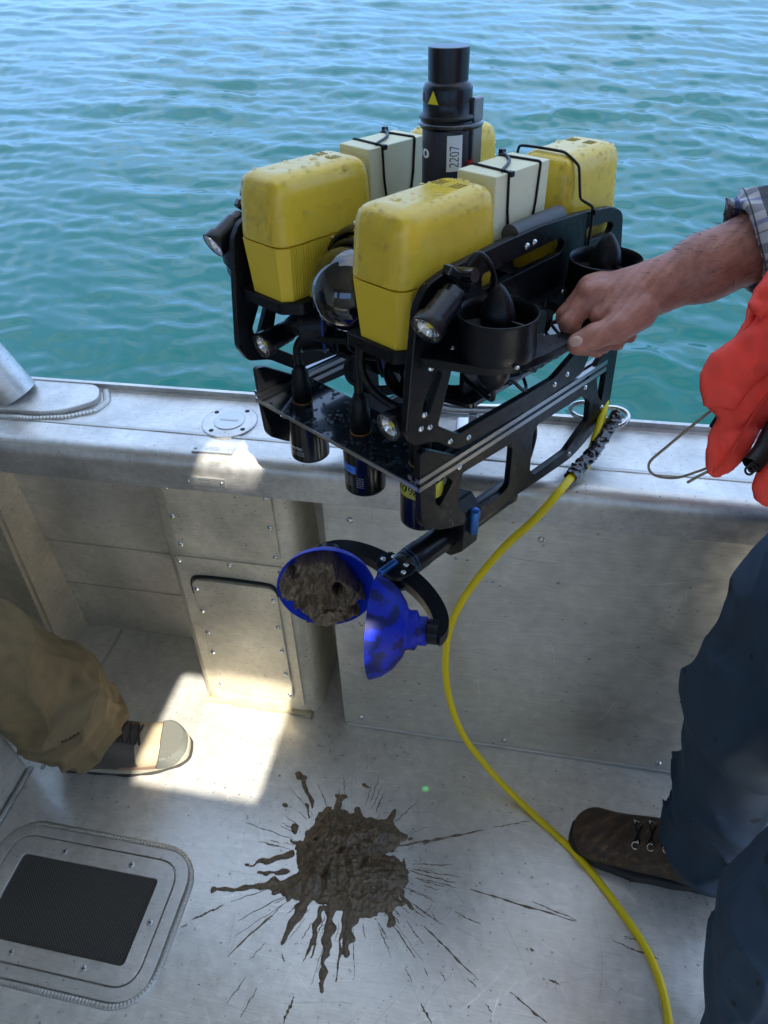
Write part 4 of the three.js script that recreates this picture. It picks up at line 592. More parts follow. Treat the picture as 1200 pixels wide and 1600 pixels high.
// ================================================================ MUD ON THE DECK
{
  const t = thing('mud_splat', 'large splat of wet brown mud burst across the aluminium deck', 'mud');
  const poly = [[-0.332, 0.200], [-0.287, 0.206], [-0.257, 0.210], [-0.202, 0.207], [-0.168, 0.240], [-0.178, 0.262], [-0.198, 0.278], [-0.155, 0.287], [-0.139, 0.325], [-0.159, 0.357], [-0.135, 0.366], [-0.202, 0.400], [-0.231, 0.405], [-0.293, 0.394], [-0.344, 0.395], [-0.374, 0.400], [-0.388, 0.384], [-0.368, 0.343], [-0.385, 0.305], [-0.363, 0.250], [-0.356, 0.218]];
  // start, end, width at the root, width at the tip
  const caps = [[-0.325, 0.21, -0.316, 0.176, 0.010, 0.015], [-0.273, 0.22, -0.273, 0.198, 0.013, 0.011], [-0.21, 0.215, -0.193, 0.186, 0.009, 0.007], [-0.184, 0.24, -0.166, 0.237, 0.014, 0.012], [-0.336, 0.39, -0.356, 0.474, 0.016, 0.0085], [-0.282, 0.39, -0.267, 0.53, 0.016, 0.006], [-0.268, 0.53, -0.266, 0.535, 0.009, 0.009], [-0.24, 0.39, -0.235, 0.468, 0.018, 0.010], [-0.175, 0.37, -0.162, 0.404, 0.014, 0.009], [-0.15, 0.35, -0.126, 0.370, 0.010, 0.004], [-0.37, 0.365, -0.46, 0.392, 0.018, 0.006], [-0.46, 0.392, -0.522, 0.411, 0.006, 0.0035], [-0.524, 0.411, -0.525, 0.412, 0.008, 0.008], [-0.39, 0.315, -0.468, 0.349, 0.012, 0.0035], [-0.472, 0.350, -0.474, 0.351, 0.007, 0.007], [-0.38, 0.385, -0.403, 0.392, 0.012, 0.007], [-0.40, 0.255, -0.396, 0.268, 0.011, 0.009], [-0.432, 0.215, -0.431, 0.216, 0.0075, 0.0075], [-0.426, 0.141, -0.41, 0.146, 0.010, 0.009], [-0.41, 0.155, -0.370, 0.208, 0.007, 0.003], [-0.272, 0.141, -0.264, 0.142, 0.005, 0.004], [-0.155, 0.238, -0.152, 0.239, 0.005, 0.004], [-0.30, 0.40, -0.309, 0.498, 0.008, 0.0025], [-0.30, 0.40, -0.299, 0.49, 0.006, 0.002], [-0.254, 0.40, -0.242, 0.52, 0.006, 0.0022], [-0.39, 0.35, -0.445, 0.362, 0.010, 0.004], [-0.372, 0.23, -0.385, 0.205, 0.006, 0.005], [-0.375, 0.29, -0.40, 0.285, 0.010, 0.003]];
  const inside = (x, z) => { let c = false, d = 1e9; for (let i = 0, j = poly.length - 1; i < poly.length; j = i++) { const [xi, zi] = poly[i], [xj, zj] = poly[j]; if ((zi > z) !== (zj > z) && x < (xj - xi) * (z - zi) / (zj - zi) + xi) c = !c; const ex = xj - xi, ez = zj - zi, k = clamp(((x - xi) * ex + (z - zi) * ez) / (ex * ex + ez * ez)); d = Math.min(d, Math.hypot(x - xi - ex * k, z - zi - ez * k)); } return c ? d : -d; };
  const x0 = -0.54, z0 = 0.12, cs = 0.0019, nx = Math.ceil(0.45 / cs), nz = Math.ceil(0.43 / cs), P = [], I = [], ok = [];
  for (let j = 0; j <= nz; j++) for (let i = 0; i <= nx; i++) {
    const x = x0 + i * cs, z = z0 + j * cs, e = 0.007 * fbm2(x * 36, z * 36, 4), wx = x + 0.004 * N2(x * 28, z * 28 + 3), wz = z + 0.004 * N2(x * 28 + 9, z * 28);
    let a = inside(wx, wz) + e, f = a; for (const [ax, az, bx, bz, ra, rb] of caps) { const ex = bx - ax, ez = bz - az, k = clamp(((wx - ax) * ex + (wz - az) * ez) / (ex * ex + ez * ez + 1e-9)); f = Math.max(f, mix(ra, rb, k) * (0.72 + 0.3 * N2(x * 30 + 4, z * 30)) - Math.hypot(wx - ax - ex * k, wz - az - ez * k)); }
    // low rim, lumpy crown, one deep fold across the middle
    const crown = smooth(0.0, 0.07, a), fold = Math.exp(-Math.pow((z - 0.318 - 0.03 * N2(x * 22, 3) - 0.18 * (x + 0.27) * -1) / 0.011, 2)) * smooth(0.02, 0.05, a);
    const h = f <= 0 ? -0.002 : Math.min(0.0055, Math.sqrt(f * 0.0035)) + crown * 0.027 + smooth(0.0, 0.03, a) * (0.010 * fbm2(x * 26 + 2, z * 26, 3) + 0.0055 * (1 - 2 * Math.abs(fbm2(x * 46, z * 46 + 8, 3)))) - 0.014 * fold * (0.6 + N2(x * 40, 1)) + 0.0012 * fbm2(x * 140, z * 140, 2);
    P.push(x, f <= 0 ? -0.002 : Math.max(0.0006, h), z); ok.push(f > -0.0018);
  }
  for (let j = 0; j < nz; j++) for (let i = 0; i < nx; i++) { const a = j * (nx + 1) + i, b = a + 1, c = a + nx + 1, d = c + 1; if (ok[a] && ok[b] && ok[c] && ok[d]) I.push(a, c, b, b, c, d); }
  const g = new THREE.BufferGeometry(); g.setAttribute('position', new THREE.Float32BufferAttribute(P, 3)); g.setAttribute('uv', new THREE.Float32BufferAttribute(P.flatMap((v, i) => i % 3 === 1 ? [] : [v]), 2)); g.setIndex(I); g.computeVertexNormals();
  part('pile', g, M.mud, t);
  const R = rng(88), strip = (a, b, w) => { // low streak that thins and breaks up towards its far end
    const n = 26, L = Math.hypot(b[0] - a[0], b[1] - a[1]), ux = (b[0] - a[0]) / L, uz = (b[1] - a[1]) / L, Q = [], J = [], o = R() * 50;
    for (let i = 0; i <= n; i++) { const k = i / n, q = w * Math.pow(Math.sin(Math.PI * clamp(k * 0.93 + 0.04)), 0.6) * (0.55 + 0.6 * N2(k * 7 + o, 2) + 0.3), c = 0.0016 * N2(k * 3 + o, 7), x = a[0] + ux * L * k - uz * c, z = a[1] + uz * L * k + ux * c; for (const [s, h] of [[-1, 0.0002], [-0.5, 0.8], [0.5, 0.8], [1, 0.0002]]) Q.push(x - uz * s * Math.max(q, 0.0003), h > 0.5 ? 0.0007 + Math.max(q, 0) * 0.35 : -0.0002, z + ux * s * Math.max(q, 0.0003)); }
    for (let i = 0; i < n; i++) for (let s = 0; s < 3; s++) { const p = i * 4 + s; J.push(p, p + 4, p + 1, p + 1, p + 4, p + 5); }
    const sg = new THREE.BufferGeometry(); sg.setAttribute('position', new THREE.Float32BufferAttribute(Q, 3)); sg.setAttribute('uv', new THREE.Float32BufferAttribute(Q.flatMap((v, i) => i % 3 === 1 ? [] : [v]), 2)); sg.setIndex(J); sg.computeVertexNormals(); part('streak', sg, M.mud, t);
  };
  const thin = [[[-0.178, 0.259], [-0.007, 0.195], 4], [[-0.144, 0.302], [-0.049, 0.31], 1.8], [[-0.14, 0.288], [-0.069, 0.279], 1.2], [[-0.02, 0.317], [0.183, 0.338], 3], [[0.10, 0.318], [0.185, 0.336], 1.8], [[-0.145, 0.336], [-0.085, 0.352], 1.3], [[-0.046, 0.363], [0.008, 0.376], 1.4], [[-0.099, 0.399], [0.012, 0.47], 2.6], [[-0.134, 0.396], [-0.095, 0.429], 1.5], [[-0.188, 0.406], [-0.163, 0.433], 1.6], [[-0.377, 0.409], [-0.454, 0.517], 2.6], [[-0.492, 0.432], [-0.545, 0.469], 3.2], [[-0.311, 0.556], [-0.319, 0.600], 4], [[-0.381, 0.556], [-0.397, 0.605], 1.6], [[-0.407, 0.543], [-0.428, 0.588], 1.2], [[-0.085, 0.524], [-0.061, 0.551], 2.4], [[0.069, 0.477], [0.135, 0.514], 2.6], [[0.026, 0.503], [0.041, 0.515], 1.6], [[0.136, 0.445], [0.156, 0.45], 2.4], [[-0.009, 0.469], [0.01, 0.481], 1.6], [[-0.058, 0.47], [-0.045, 0.481], 1.4], [[-0.088, 0.468], [-0.078, 0.479], 1.4], [[-0.123, 0.474], [-0.105, 0.495], 1.2], [[-0.162, 0.378], [-0.147, 0.39], 1.5], [[0.012, 0.185], [0.09, 0.157], 1.4], [[-0.355, 0.493], [-0.344, 0.507], 1.6], [[-0.227, 0.152], [-0.235, 0.197], 2], [[-0.088, 0.373], [-0.074, 0.385], 1.2], [[0.25, 0.36], [0.33, 0.376], 2.2], [[0.27, 0.348], [0.30, 0.352], 1.3], [[0.10, 0.40], [0.108, 0.404], 3], [[-0.45, 0.30], [-0.43, 0.305], 1.4], [[-0.39, 0.48], [-0.41, 0.515], 1.2], [[-0.55, 0.477], [-0.56, 0.486], 2.4]];
  for (const [a, b, w] of thin) strip(a, b, w * 0.0008);
  for (let i = 0; i < 70; i++) { const a = R() * 6.283, r0 = 0.12 + R() * 0.04, r1 = r0 + 0.02 + R() * R() * 0.14, c = [-0.265, 0.305]; if (a > 3.9 && a < 5.6 && R() < 0.6) continue; strip([c[0] + Math.cos(a) * r0, c[1] + Math.sin(a) * r0 * 0.85], [c[0] + Math.cos(a) * r1, c[1] + Math.sin(a) * r1 * 0.85], (0.5 + R()) * 0.0008); }
  const specks = []; for (let i = 0; i < 420; i++) { const a = R() * 6.283, r = 0.1 + R() * 0.5, s = 0.0004 + R() * R() * R() * 0.0022; specks.push(new THREE.SphereGeometry(s, 7, 4, 0, 6.284, 0, 1.571).scale(1, 0.5, 1 + R()).rotateY(R() * 3).translate(-0.25 + Math.cos(a) * r, 0, 0.32 + Math.sin(a) * r * 0.8)); }
  const sp = part('specks', join(specks), M.mud, t); sp.userData.kind = 'stuff';
}

// ================================================================ PEOPLE
const clothTex = (base, amp, f = 60, w = 512) => { const a = tile((u, v) => fbm2(u * 4, v * 4, 4)); const t = tex(w, w, (u, v, i, j) => { const wv = 0.5 + 0.25 * Math.sin(i * 1.57) + 0.25 * Math.sin(j * 1.57), k = 1 + amp * a(u, v) + 0.10 * (wv - 0.5) + 0.06 * N2(i * 0.5, j * 0.5); return base.map(c => c * k); }); return t; };
const weave = tex(128, 128, (u, v, i, j) => [0.5 + 0.25 * Math.sin(i * 0.785) + 0.25 * Math.sin(j * 0.785 + (i >> 2 & 1) * 3)], false); weave.repeat.set(40, 40);
const wet = []; { const R = rng(9); }
M.trouser = (() => { const R = rng(63), spots = Array.from({ length: 26 }, () => [R(), R(), 0.006 + R() * R() * 0.02]); const a = tile((u, v) => fbm2(u * 5, v * 5, 5)); const t = tex(512, 512, (u, v) => { let k = 1 + 0.10 * a(u, v) + 0.10 * N2(u * 240, v * 240); for (const [x, y, r] of spots) { const d = Math.hypot(u - x, v - y) / r + 0.4 * N2(u * 40, v * 40); if (d < 1) k *= 0.55; } return [0.175 * k, 0.255 * k, 0.335 * k]; }); t.repeat.set(2.6, 2.6); return Std({ map: t, roughness: 0.8, bumpMap: weave, bumpScale: 0.0004 }); })();
M.khaki = (() => { const t = clothTex([0.44, 0.375, 0.25], 0.2); t.repeat.set(3, 3); return Phy({ map: t, roughness: 0.75, bumpMap: weave, bumpScale: 0.0004, sheen: 0.3, sheenRoughness: 0.6, sheenColor: lin(0.4, 0.34, 0.24) }); })();
M.vest = (() => { const t = clothTex([0.92, 0.26, 0.19], 0.10); t.repeat.set(6, 6); return Std({ map: t, roughness: 0.62, bumpMap: weave, bumpScale: 0.0003 }); })();
M.skin = (() => { const a = tile((u, v) => fbm2(u * 8, v * 8, 5)), b = tile((u, v) => fbm2(u * 40, v * 40, 3)); const t = tex(512, 512, (u, v) => { const k = a(u, v), q = b(u, v); return [0.64 + 0.08 * k + 0.03 * q, 0.42 + 0.08 * k + 0.04 * q, 0.355 + 0.07 * k + 0.03 * q]; }); t.repeat.set(7, 7); const bp = tex(512, 512, (u, v) => [0.5 + 0.3 * b(u, v) + 0.25 * N2(u * 160, v * 60)], false); bp.repeat.set(9, 9); return Phy({ map: t, roughness: 0.48, bumpMap: bp, bumpScale: 0.0003 }); })();
M.plaid = (() => { const t = tex(512, 512, (u, v) => { const band = (x, p, w) => { const d = Math.abs(((x - p) % 1 + 1.5) % 1 - 0.5); return d < w ? 1 : 0; }; let c = [0.74, 0.73, 0.74]; const lay = (k, col, al) => { if (k) c = c.map((q, i) => mix(q, col[i], al)); }; for (const x of [u, v]) { const al = x === u ? 0.42 : 0.75; lay(band(x, 0.12, 0.075), [0.22, 0.24, 0.27], al); lay(band(x, 0.33, 0.035), [0.22, 0.30, 0.50], al); lay(band(x, 0.52, 0.075), [0.25, 0.26, 0.28], al); lay(band(x, 0.74, 0.03), [0.22, 0.30, 0.52], al); lay(band(x, 0.88, 0.012), [0.2, 0.2, 0.22], al); } const k = 0.95 + 0.08 * N2(u * 200, v * 200); return c.map(q => q * k); }); t.repeat.set(14, 14); return Std({ map: t, roughness: 0.85, side: THREE.DoubleSide }); })();
M.leather = (() => { const a = tile((u, v) => fbm2(u * 6, v * 6, 5)); const t = tex(512, 512, (u, v) => { const k = a(u, v), q = smooth(0.25, 0.6, k); return [0.27 + 0.11 * k + 0.1 * q, 0.205 + 0.09 * k + 0.07 * q, 0.145 + 0.07 * k + 0.03 * q]; }); t.repeat.set(6, 6); const b = noiseTex(40, 0.2, 0.8, 512); b.repeat.set(10, 10); return Std({ map: t, roughness: 0.62, bumpMap: b, bumpScale: 0.0008 }); })();
M.sole = Std({ color: lin(0.018, 0.018, 0.018), roughness: 0.7 });
// a boot along +x (toe) standing on y = 0, length L; profile by a field
function bootField(L, toeR, ank) { return (x, y, z) => { const fwd = x / L; const wdt = mix(0.038, 0.052, smooth(0.15, 0.7, fwd)) * (1 - 0.25 * smooth(0.85, 1, fwd)); const top = mix(0.115, toeR, smooth(0.35, 0.8, fwd)); let d = rbox(x - L * 0.5, y - top * 0.5 - 0.006, z - 0.004 * Math.sin(fwd * 3), L * 0.5, top * 0.5 + 0.001, wdt, Math.min(0.036, top * 0.48)); const sh = capsule([L * 0.20, 0.09, 0], [L * 0.16, ank, 0], 0.046, 0.05)(x, y, z); d = smin(d, sh, 0.05); return smax(d, 0.016 - y, 0.004); }; }
function soleGeo(L, lug = true) { // outline of the foot, thick, with lugs cut along the rim
  const pts = [], n = 44; for (let i = 0; i < n; i++) { const a = i / n * 6.2832, c = Math.cos(a), s = Math.sin(a), x = L * 0.5 + c * L * 0.515, f = x / L, w = mix(0.039, 0.055, smooth(0.15, 0.7, f)), e = Math.sign(s) * Math.pow(Math.abs(s), 0.55); pts.push([x, e * w * (lug ? 1 + 0.025 * Math.sign(Math.sin(i * 1.9)) : 1)]); }
  return plateY(pts, [], 0.024, 0.024, 0.003, 0.003);
}
function makeBoot(t, pos, yaw, L, upper, sole, ank = 0.19) { const b = sub('boot', t); b.position.set(...pos); b.rotation.y = yaw; const u = part('boot_upper', field(bootField(L, 0.062, ank), [-0.03, 0.008, -0.075], [L + 0.02, ank + 0.06, 0.075], 0.004), upper, b); part('boot_sole', soleGeo(L), sole, b); return b; }
// ---- person holding the vehicle
{
  const t = thing('person', 'person in red life vest and blue trousers gripping the vehicle by its side plate', 'person');
  // hand and forearm
  const B = [
    [[0.300, 1.196, -0.008], [0.183, 1.151, 0.028], 0.044, 0.0365], [[0.183, 1.151, 0.028], [0.138, 1.134, 0.040], 0.0365, 0.0285], [[0.138, 1.134, 0.040], [0.112, 1.127, 0.046], 0.0285, 0.026],
    [[0.128, 1.130, 0.048], [0.060, 1.126, 0.062], 0.024, 0.0155], [[0.128, 1.128, 0.034], [0.060, 1.124, 0.040], 0.023, 0.0155], [[0.126, 1.126, 0.028], [0.068, 1.117, 0.018], 0.021, 0.015], [[0.126, 1.122, 0.024], [0.080, 1.109, 0.000], 0.019, 0.0135],
    [[0.110, 1.118, 0.066], [0.100, 1.113, 0.088], 0.024, 0.020], [[0.105, 1.121, 0.066], [0.070, 1.112, 0.084], 0.017, 0.010], [[0.062, 1.134, 0.060], [0.058, 1.133, 0.061], 0.0075, 0.0075], [[0.062, 1.133, 0.039], [0.058, 1.132, 0.040], 0.0075, 0.0075], [[0.07, 1.126, 0.017], [0.066, 1.125, 0.018], 0.007, 0.007],
  ];
  const palm = bones(B, 0.014);
  const fingers = [
    [[[0.058, 1.126, 0.062], [0.038, 1.102, 0.084], 0.0145, 0.0118], [[0.038, 1.102, 0.084], [0.050, 1.076, 0.088], 0.0115, 0.0100], [[0.050, 1.076, 0.088], [0.074, 1.072, 0.090], 0.0098, 0.0085]],
    [[[0.058, 1.124, 0.040], [0.034, 1.098, 0.058], 0.0145, 0.0118], [[0.034, 1.098, 0.058], [0.050, 1.072, 0.066], 0.0115, 0.0100], [[0.050, 1.072, 0.066], [0.082, 1.070, 0.076], 0.0098, 0.0088]],
    [[[0.066, 1.117, 0.018], [0.046, 1.090, 0.034], 0.014, 0.0115], [[0.046, 1.090, 0.034], [0.064, 1.068, 0.048], 0.011, 0.0098], [[0.064, 1.068, 0.048], [0.098, 1.072, 0.070], 0.0098, 0.0088]],
    [[[0.079, 1.109, 0.000], [0.062, 1.084, 0.014], 0.0125, 0.0105], [[0.062, 1.084, 0.014], [0.082, 1.066, 0.032], 0.0100, 0.009], [[0.082, 1.066, 0.032], [0.112, 1.078, 0.062], 0.009, 0.0082]],
    [[[0.114, 1.118, 0.078], [0.090, 1.110, 0.105], 0.0215, 0.0165], [[0.090, 1.110, 0.105], [0.066, 1.105, 0.117], 0.0160, 0.0140], [[0.066, 1.105, 0.117], [0.048, 1.0995, 0.1245], 0.0142, 0.0118]],
  ].map(f => bones(f, 0.005));
  const hand = (x, y, z) => { let d = palm(x, y, z); for (const f of fingers) d = smin(d, f(x, y, z), 0.004); return d + 0.0002 * N3(x * 160, y * 160, z * 160); };
  const armGeo = field(hand, [0.02, 1.045, -0.06], [0.26, 1.25, 0.145], 0.0027);
  // the rest of the body under the clothes
  const rest = bones([[[0.25, 1.178, 0.006], [0.37, 1.225, -0.005], 0.041, 0.05], [[0.37, 1.225, -0.005], [0.60, 1.44, 0.07], 0.05, 0.062], [[0.60, 1.44, 0.07], [0.62, 1.44, 0.42], 0.07, 0.07], [[0.60, 1.35, 0.25], [0.66, 0.95, 0.25], 0.13, 0.13], [[0.60, 1.45, 0.25], [0.565, 1.58, 0.25], 0.06, 0.055], [[0.545, 1.66, 0.25], [0.55, 1.74, 0.25], 0.082, 0.088], [[0.505, 1.635, 0.25], [0.53, 1.62, 0.25], 0.05, 0.055], [[0.465, 1.675, 0.25], [0.475, 1.66, 0.25], 0.01, 0.016], [[0.62, 1.44, 0.42], [0.66, 1.15, 0.52], 0.058, 0.045], [[0.66, 1.15, 0.52], [0.55, 0.98, 0.55], 0.045, 0.03], [[0.55, 0.98, 0.55], [0.50, 0.90, 0.55], 0.036, 0.03]], 0.05);
  const bodyGeo = join([armGeo, field(rest, [0.255, 0.78, -0.13], [0.86, 1.87, 0.65], 0.013)]);
  const body = part('body', bodyGeo, M.skin, t);
  const nail = part('thumb_nail', new THREE.SphereGeometry(1, 14, 8, 0, 6.284, 0, 1.2).scale(0.0085, 0.0032, 0.0065), Phy({ color: lin(0.52, 0.33, 0.27), roughness: 0.3 }), body); { const n = V(-0.30, 0.62, 0.72).normalize(), d = V(-0.90, -0.28, -0.13); d.addScaledVector(n, -d.dot(n)).normalize(); nail.quaternion.setFromRotationMatrix(new THREE.Matrix4().makeBasis(d, n, d.clone().cross(n))); nail.position.set(0.0485, 1.0995, 0.1245).addScaledVector(n, 0.0096); }
  part('hair', field((x, y, z) => smax(ellipsoid([0.565, 1.725, 0.25], [0.105, 0.105, 0.094])(x, y, z), 0.06 - (x - 0.46) - 0.3 * (y - 1.7), 0.02), [0.44, 1.58, 0.13], [0.70, 1.86, 0.37], 0.010), Std({ color: lin(0.05, 0.04, 0.03), roughness: 0.8 }), body);
  { // fine dark hair on the forearm
    const R = rng(515), H = [], ax = V(0.162, 0.062, -0.048).normalize(); for (let i = 0; i < 260; i++) { const k = Math.pow(R(), 0.6), c = V(mix(0.12, 0.275, k), mix(1.129, 1.187, k), mix(0.043, 0.002, k)), a = R() * 6.283, s = V(0, 1, 0).addScaledVector(ax, -ax.y).normalize(), q = s.clone().applyAxisAngle(ax, a * 0.62 - 1.95), r = 0.0; let p = c.clone(), st = 0; while (hand(p.x, p.y, p.z) < 0 && st++ < 40) p.addScaledVector(q, 0.0016); const e = p.clone().addScaledVector(q, 0.002 + R() * 0.004).addScaledVector(ax, -0.008 - R() * 0.006).add(V((R() - 0.5) * 0.006, (R() - 0.5) * 0.006, (R() - 0.5) * 0.006)); H.push(rod(p.addScaledVector(q, -0.001), e, 0.00022, 0.00006, 3)); }
    const h = part('arm_hair', join(H), Std({ color: lin(0.03, 0.02, 0.015), roughness: 0.6 }), body); h.userData.kind = 'stuff';
  }
  // shirt: rolled sleeve and torso
  const up = bones([[[0.225, 1.170, 0.012], [0.37, 1.232, -0.006], 0.057, 0.068], [[0.37, 1.232, -0.006], [0.60, 1.44, 0.07], 0.066, 0.085], [[0.60, 1.44, 0.07], [0.62, 1.44, 0.42], 0.09, 0.09], [[0.62, 1.34, 0.25], [0.67, 0.95, 0.25], 0.165, 0.155], [[0.62, 1.44, 0.42], [0.66, 1.17, 0.52], 0.078, 0.062]], 0.05);
  const cut = (x, y, z) => { const u = (x - 0.218) * 0.90 + (y - 1.178) * 0.35 + (z - 0.008) * -0.25; return u; };
  const shirt = (x, y, z) => { const w = 0.006 * fbm3(x * 16, y * 16, z * 16, 3) + 0.003 * Math.sin((x * 0.9 + y * 0.4) * 120 + 6 * N3(x * 9, y * 9, z * 9)) * smooth(0.40, 0.27, x); let d = up(x, y, z) + w; d = Math.max(d, -cut(x, y, z)); const hol = Math.max(up(x, y, z) + 0.010 + w, cut(x, y, z) - 0.03); return Math.max(d, -hol); };
  const sg = join([field((x, y, z) => Math.max(shirt(x, y, z), x - 0.40), [0.16, 1.06, -0.13], [0.41, 1.36, 0.12], 0.0042), field((x, y, z) => Math.max(shirt(x, y, z), 0.395 - x), [0.385, 0.78, -0.13], [0.90, 1.56, 0.65], 0.014)]);
  { const p = sg.attributes.position, uv = sg.attributes.uv; for (let i = 0; i < p.count; i++) { const x = p.getX(i), y = p.getY(i), z = p.getZ(i), along = x * 0.9 + y * 0.42, ang = Math.atan2(z - 0.0, y - (1.186 + (x - 0.262) * 0.45)); uv.setXY(i, ang * 0.062, along); } }
  part('plaid_shirt', sg, M.plaid, t);
  // life vest: padded front lobe, lower flap and tail strap
  const fold = (x, y, z) => 0.0022 * fbm3(x * 24 + y * 10, y * 12, z * 24, 3) + 0.0016 * (1 - Math.abs(N3(x * 22, y * 10, z * 26)) * 2);
  const vest = sub('life_vest', t);
  // a stuffed panel: outline in its own plane (metres), thickest in the middle, edges sewn flat
  const R3 = V(0.979, -0.049, -0.196), U3 = V(-0.096, 0.740, -0.666), B3 = V(0.178, 0.671, 0.720), O3 = V(0.2305, 1.1075, 0.163);
  function pad(name, pts, dz, sx, sy, thick, soft, cell = 0.0036) {
    const x0 = Math.min(...pts.map(p => p[0])) - 0.012, x1 = Math.max(...pts.map(p => p[0])) + 0.012, y0 = Math.min(...pts.map(p => p[1])) - 0.012, y1 = Math.max(...pts.map(p => p[1])) + 0.012;
    const sd = (x, y) => { let c = false, d = 1e9; for (let i = 0, j = pts.length - 1; i < pts.length; j = i++) { const [xi, yi] = pts[i], [xj, yj] = pts[j]; if ((yi > y) !== (yj > y) && x < (xj - xi) * (y - yi) / (yj - yi) + xi) c = !c; const ex = xj - xi, ey = yj - yi, k = clamp(((x - xi) * ex + (y - yi) * ey) / (ex * ex + ey * ey)); d = Math.min(d, Math.hypot(x - xi - ex * k, y - yi - ey * k)); } return c ? -d : d; };
    const f = (x, y, z) => { const q = sd(x, y), h = thick * (1 - Math.exp(Math.min(q, 0) / soft)) + 0.0025; return smax(q, Math.abs(z + fold(x * 1.2 + 3, y * 1.2, dz * 9) * 0.8 + 0.007 * Math.pow(1 - Math.sqrt(Math.pow(N3(x * 6 + y * 11 + dz * 60, y * 4 - x * 8, 2), 2) + 0.006), 4)) - h, 0.003) * 0.75; };
    const g = field(f, [x0, y0, -thick - 0.014], [x1, y1, thick + 0.014], cell), p = g.attributes.position; for (let i = 0; i < p.count; i++) p.setZ(i, p.getZ(i) + dz + sx * p.getX(i) + sy * p.getY(i)); g.computeVertexNormals();
    g.applyMatrix4(new THREE.Matrix4().makeBasis(R3, U3, B3).setPosition(O3)); return part(name, g, M.vest, vest);
  }
  const px = l => l.map(([x, y]) => [(x - 1180) * 0.0007, (560 - y) * 0.0007]);
  pad('vest_front', px([[1300, 330], [1210, 405], [1180, 445], [1165, 490], [1140, 530], [1108, 556], [1095, 590], [1102, 622], [1122, 640], [1108, 666], [1101, 692], [1101, 712], [1110, 726], [1124, 731], [1146, 722], [1168, 700], [1192, 660], [1300, 560]]), -0.006, -0.22, 0.03, 0.006, 0.006);
  pad('vest_lobe', px([[1300, 420], [1195, 468], [1168, 502], [1135, 526], [1102, 548], [1088, 575], [1086, 598], [1094, 626], [1118, 627], [1142, 632], [1170, 600], [1300, 490]]), 0.002, -0.22, 0.0, 0.006, 0.005);
  pad('vest_collar_flap', px([[1300, 320], [1205, 405], [1178, 445], [1156, 474], [1160, 484], [1178, 498], [1205, 480], [1300, 420]]), 0.012, -0.22, 0.0, 0.004, 0.006);
  { const sm = px([[1108, 722], [1128, 706], [1150, 672], [1185, 620], [1240, 565]]).map(([x, y]) => O3.clone().addScaledVector(R3, x).addScaledVector(U3, y).addScaledVector(B3, 0.0035 - 0.22 * x + 0.03 * y)); part('seam', new THREE.TubeGeometry(new THREE.CatmullRomCurve3(sm), 50, 0.0014, 6), M.vest, vest); }
  pad('vest_tail', px([[1300, 600], [1230, 655], [1195, 692], [1170, 722], [1164, 742], [1170, 762], [1185, 774], [1215, 778], [1300, 740]]), 0.012, -0.1, 0.0, 0.008, 0.008);
  { const zp = px([[1160, 712], [1180, 690], [1200, 655], [1240, 600]]).map(([x, y]) => O3.clone().addScaledVector(R3, x).addScaledVector(U3, y).addScaledVector(B3, 0.014 - 0.2 * x)); const zg = new THREE.TubeGeometry(new THREE.CatmullRomCurve3(zp), 40, 0.011, 8); part('zip_tape', zg, M.rubber, vest);
    for (let k = 0; k < 9; k++) { const c = zp[0].clone().lerp(zp[1], k / 6).addScaledVector(U3, -0.006).addScaledVector(R3, -0.006 + 0.001 * k), o = part('webbing_link', new THREE.TorusGeometry(0.0042, 0.0013, 6, 14), M.rubber, vest); o.position.copy(c).addScaledVector(B3, 0.008); o.quaternion.setFromRotationMatrix(new THREE.Matrix4().makeBasis(R3, U3, B3)); } }
  part('vest_back', field((x, y, z) => smax(bones([[[0.64, 1.36, 0.25], [0.68, 1.02, 0.25], 0.20, 0.19], [[0.385, 1.155, 0.19], [0.66, 1.24, 0.25], 0.085, 0.19], [[0.37, 1.06, 0.22], [0.66, 1.05, 0.25], 0.06, 0.18]], 0.04)(x, y, z), Math.max(0.95 - y, y - 1.47), 0.03) + fold(x, y, z), [0.27, 0.9, 0.0], [0.93, 1.52, 0.5], 0.013), M.vest, vest);
  // webbing and zip along the vest opening
  part('pull_toggle', tube([[0.218, 1.068, 0.165], [0.210, 1.052, 0.172], [0.203, 1.034, 0.178]], 0.0052, 20, 8), M.rubber, vest);
  part('lace', tube([[0.214, 1.066, 0.162], [0.190, 1.030, 0.160], [0.165, 0.990, 0.158], [0.150, 0.962, 0.156], [0.158, 0.946, 0.158], [0.180, 0.955, 0.172], [0.196, 0.985, 0.195], [0.206, 1.012, 0.216], [0.222, 1.022, 0.222]], 0.0017, 80, 6), Std({ color: lin(0.32, 0.27, 0.20), roughness: 0.9 }), vest);
  part('lace', tube([[0.215, 1.022, 0.224], [0.198, 0.996, 0.212], [0.186, 0.976, 0.205]], 0.0017, 30, 6), Std({ color: lin(0.32, 0.27, 0.20), roughness: 0.9 }), vest);
  // trousers
  const leg = bones([[[0.60, 0.93, 0.20], [0.455, 0.70, 0.105], 0.135, 0.112], [[0.455, 0.70, 0.105], [0.398, 0.50, 0.150], 0.110, 0.094], [[0.398, 0.50, 0.150], [0.415, 0.26, 0.165], 0.092, 0.082], [[0.415, 0.26, 0.165], [0.425, 0.105, 0.195], 0.082, 0.080],
    [[0.62, 0.93, 0.32], [0.50, 0.66, 0.39], 0.135, 0.108], [[0.50, 0.66, 0.39], [0.42, 0.44, 0.455], 0.106, 0.096], [[0.42, 0.44, 0.455], [0.455, 0.10, 0.575], 0.096, 0.092], [[0.64, 1.0, 0.2], [0.64, 1.0, 0.32], 0.13, 0.13], [[0.46, 0.70, 0.11], [0.53, 0.95, 0.17], 0.112, 0.125]], 0.035);
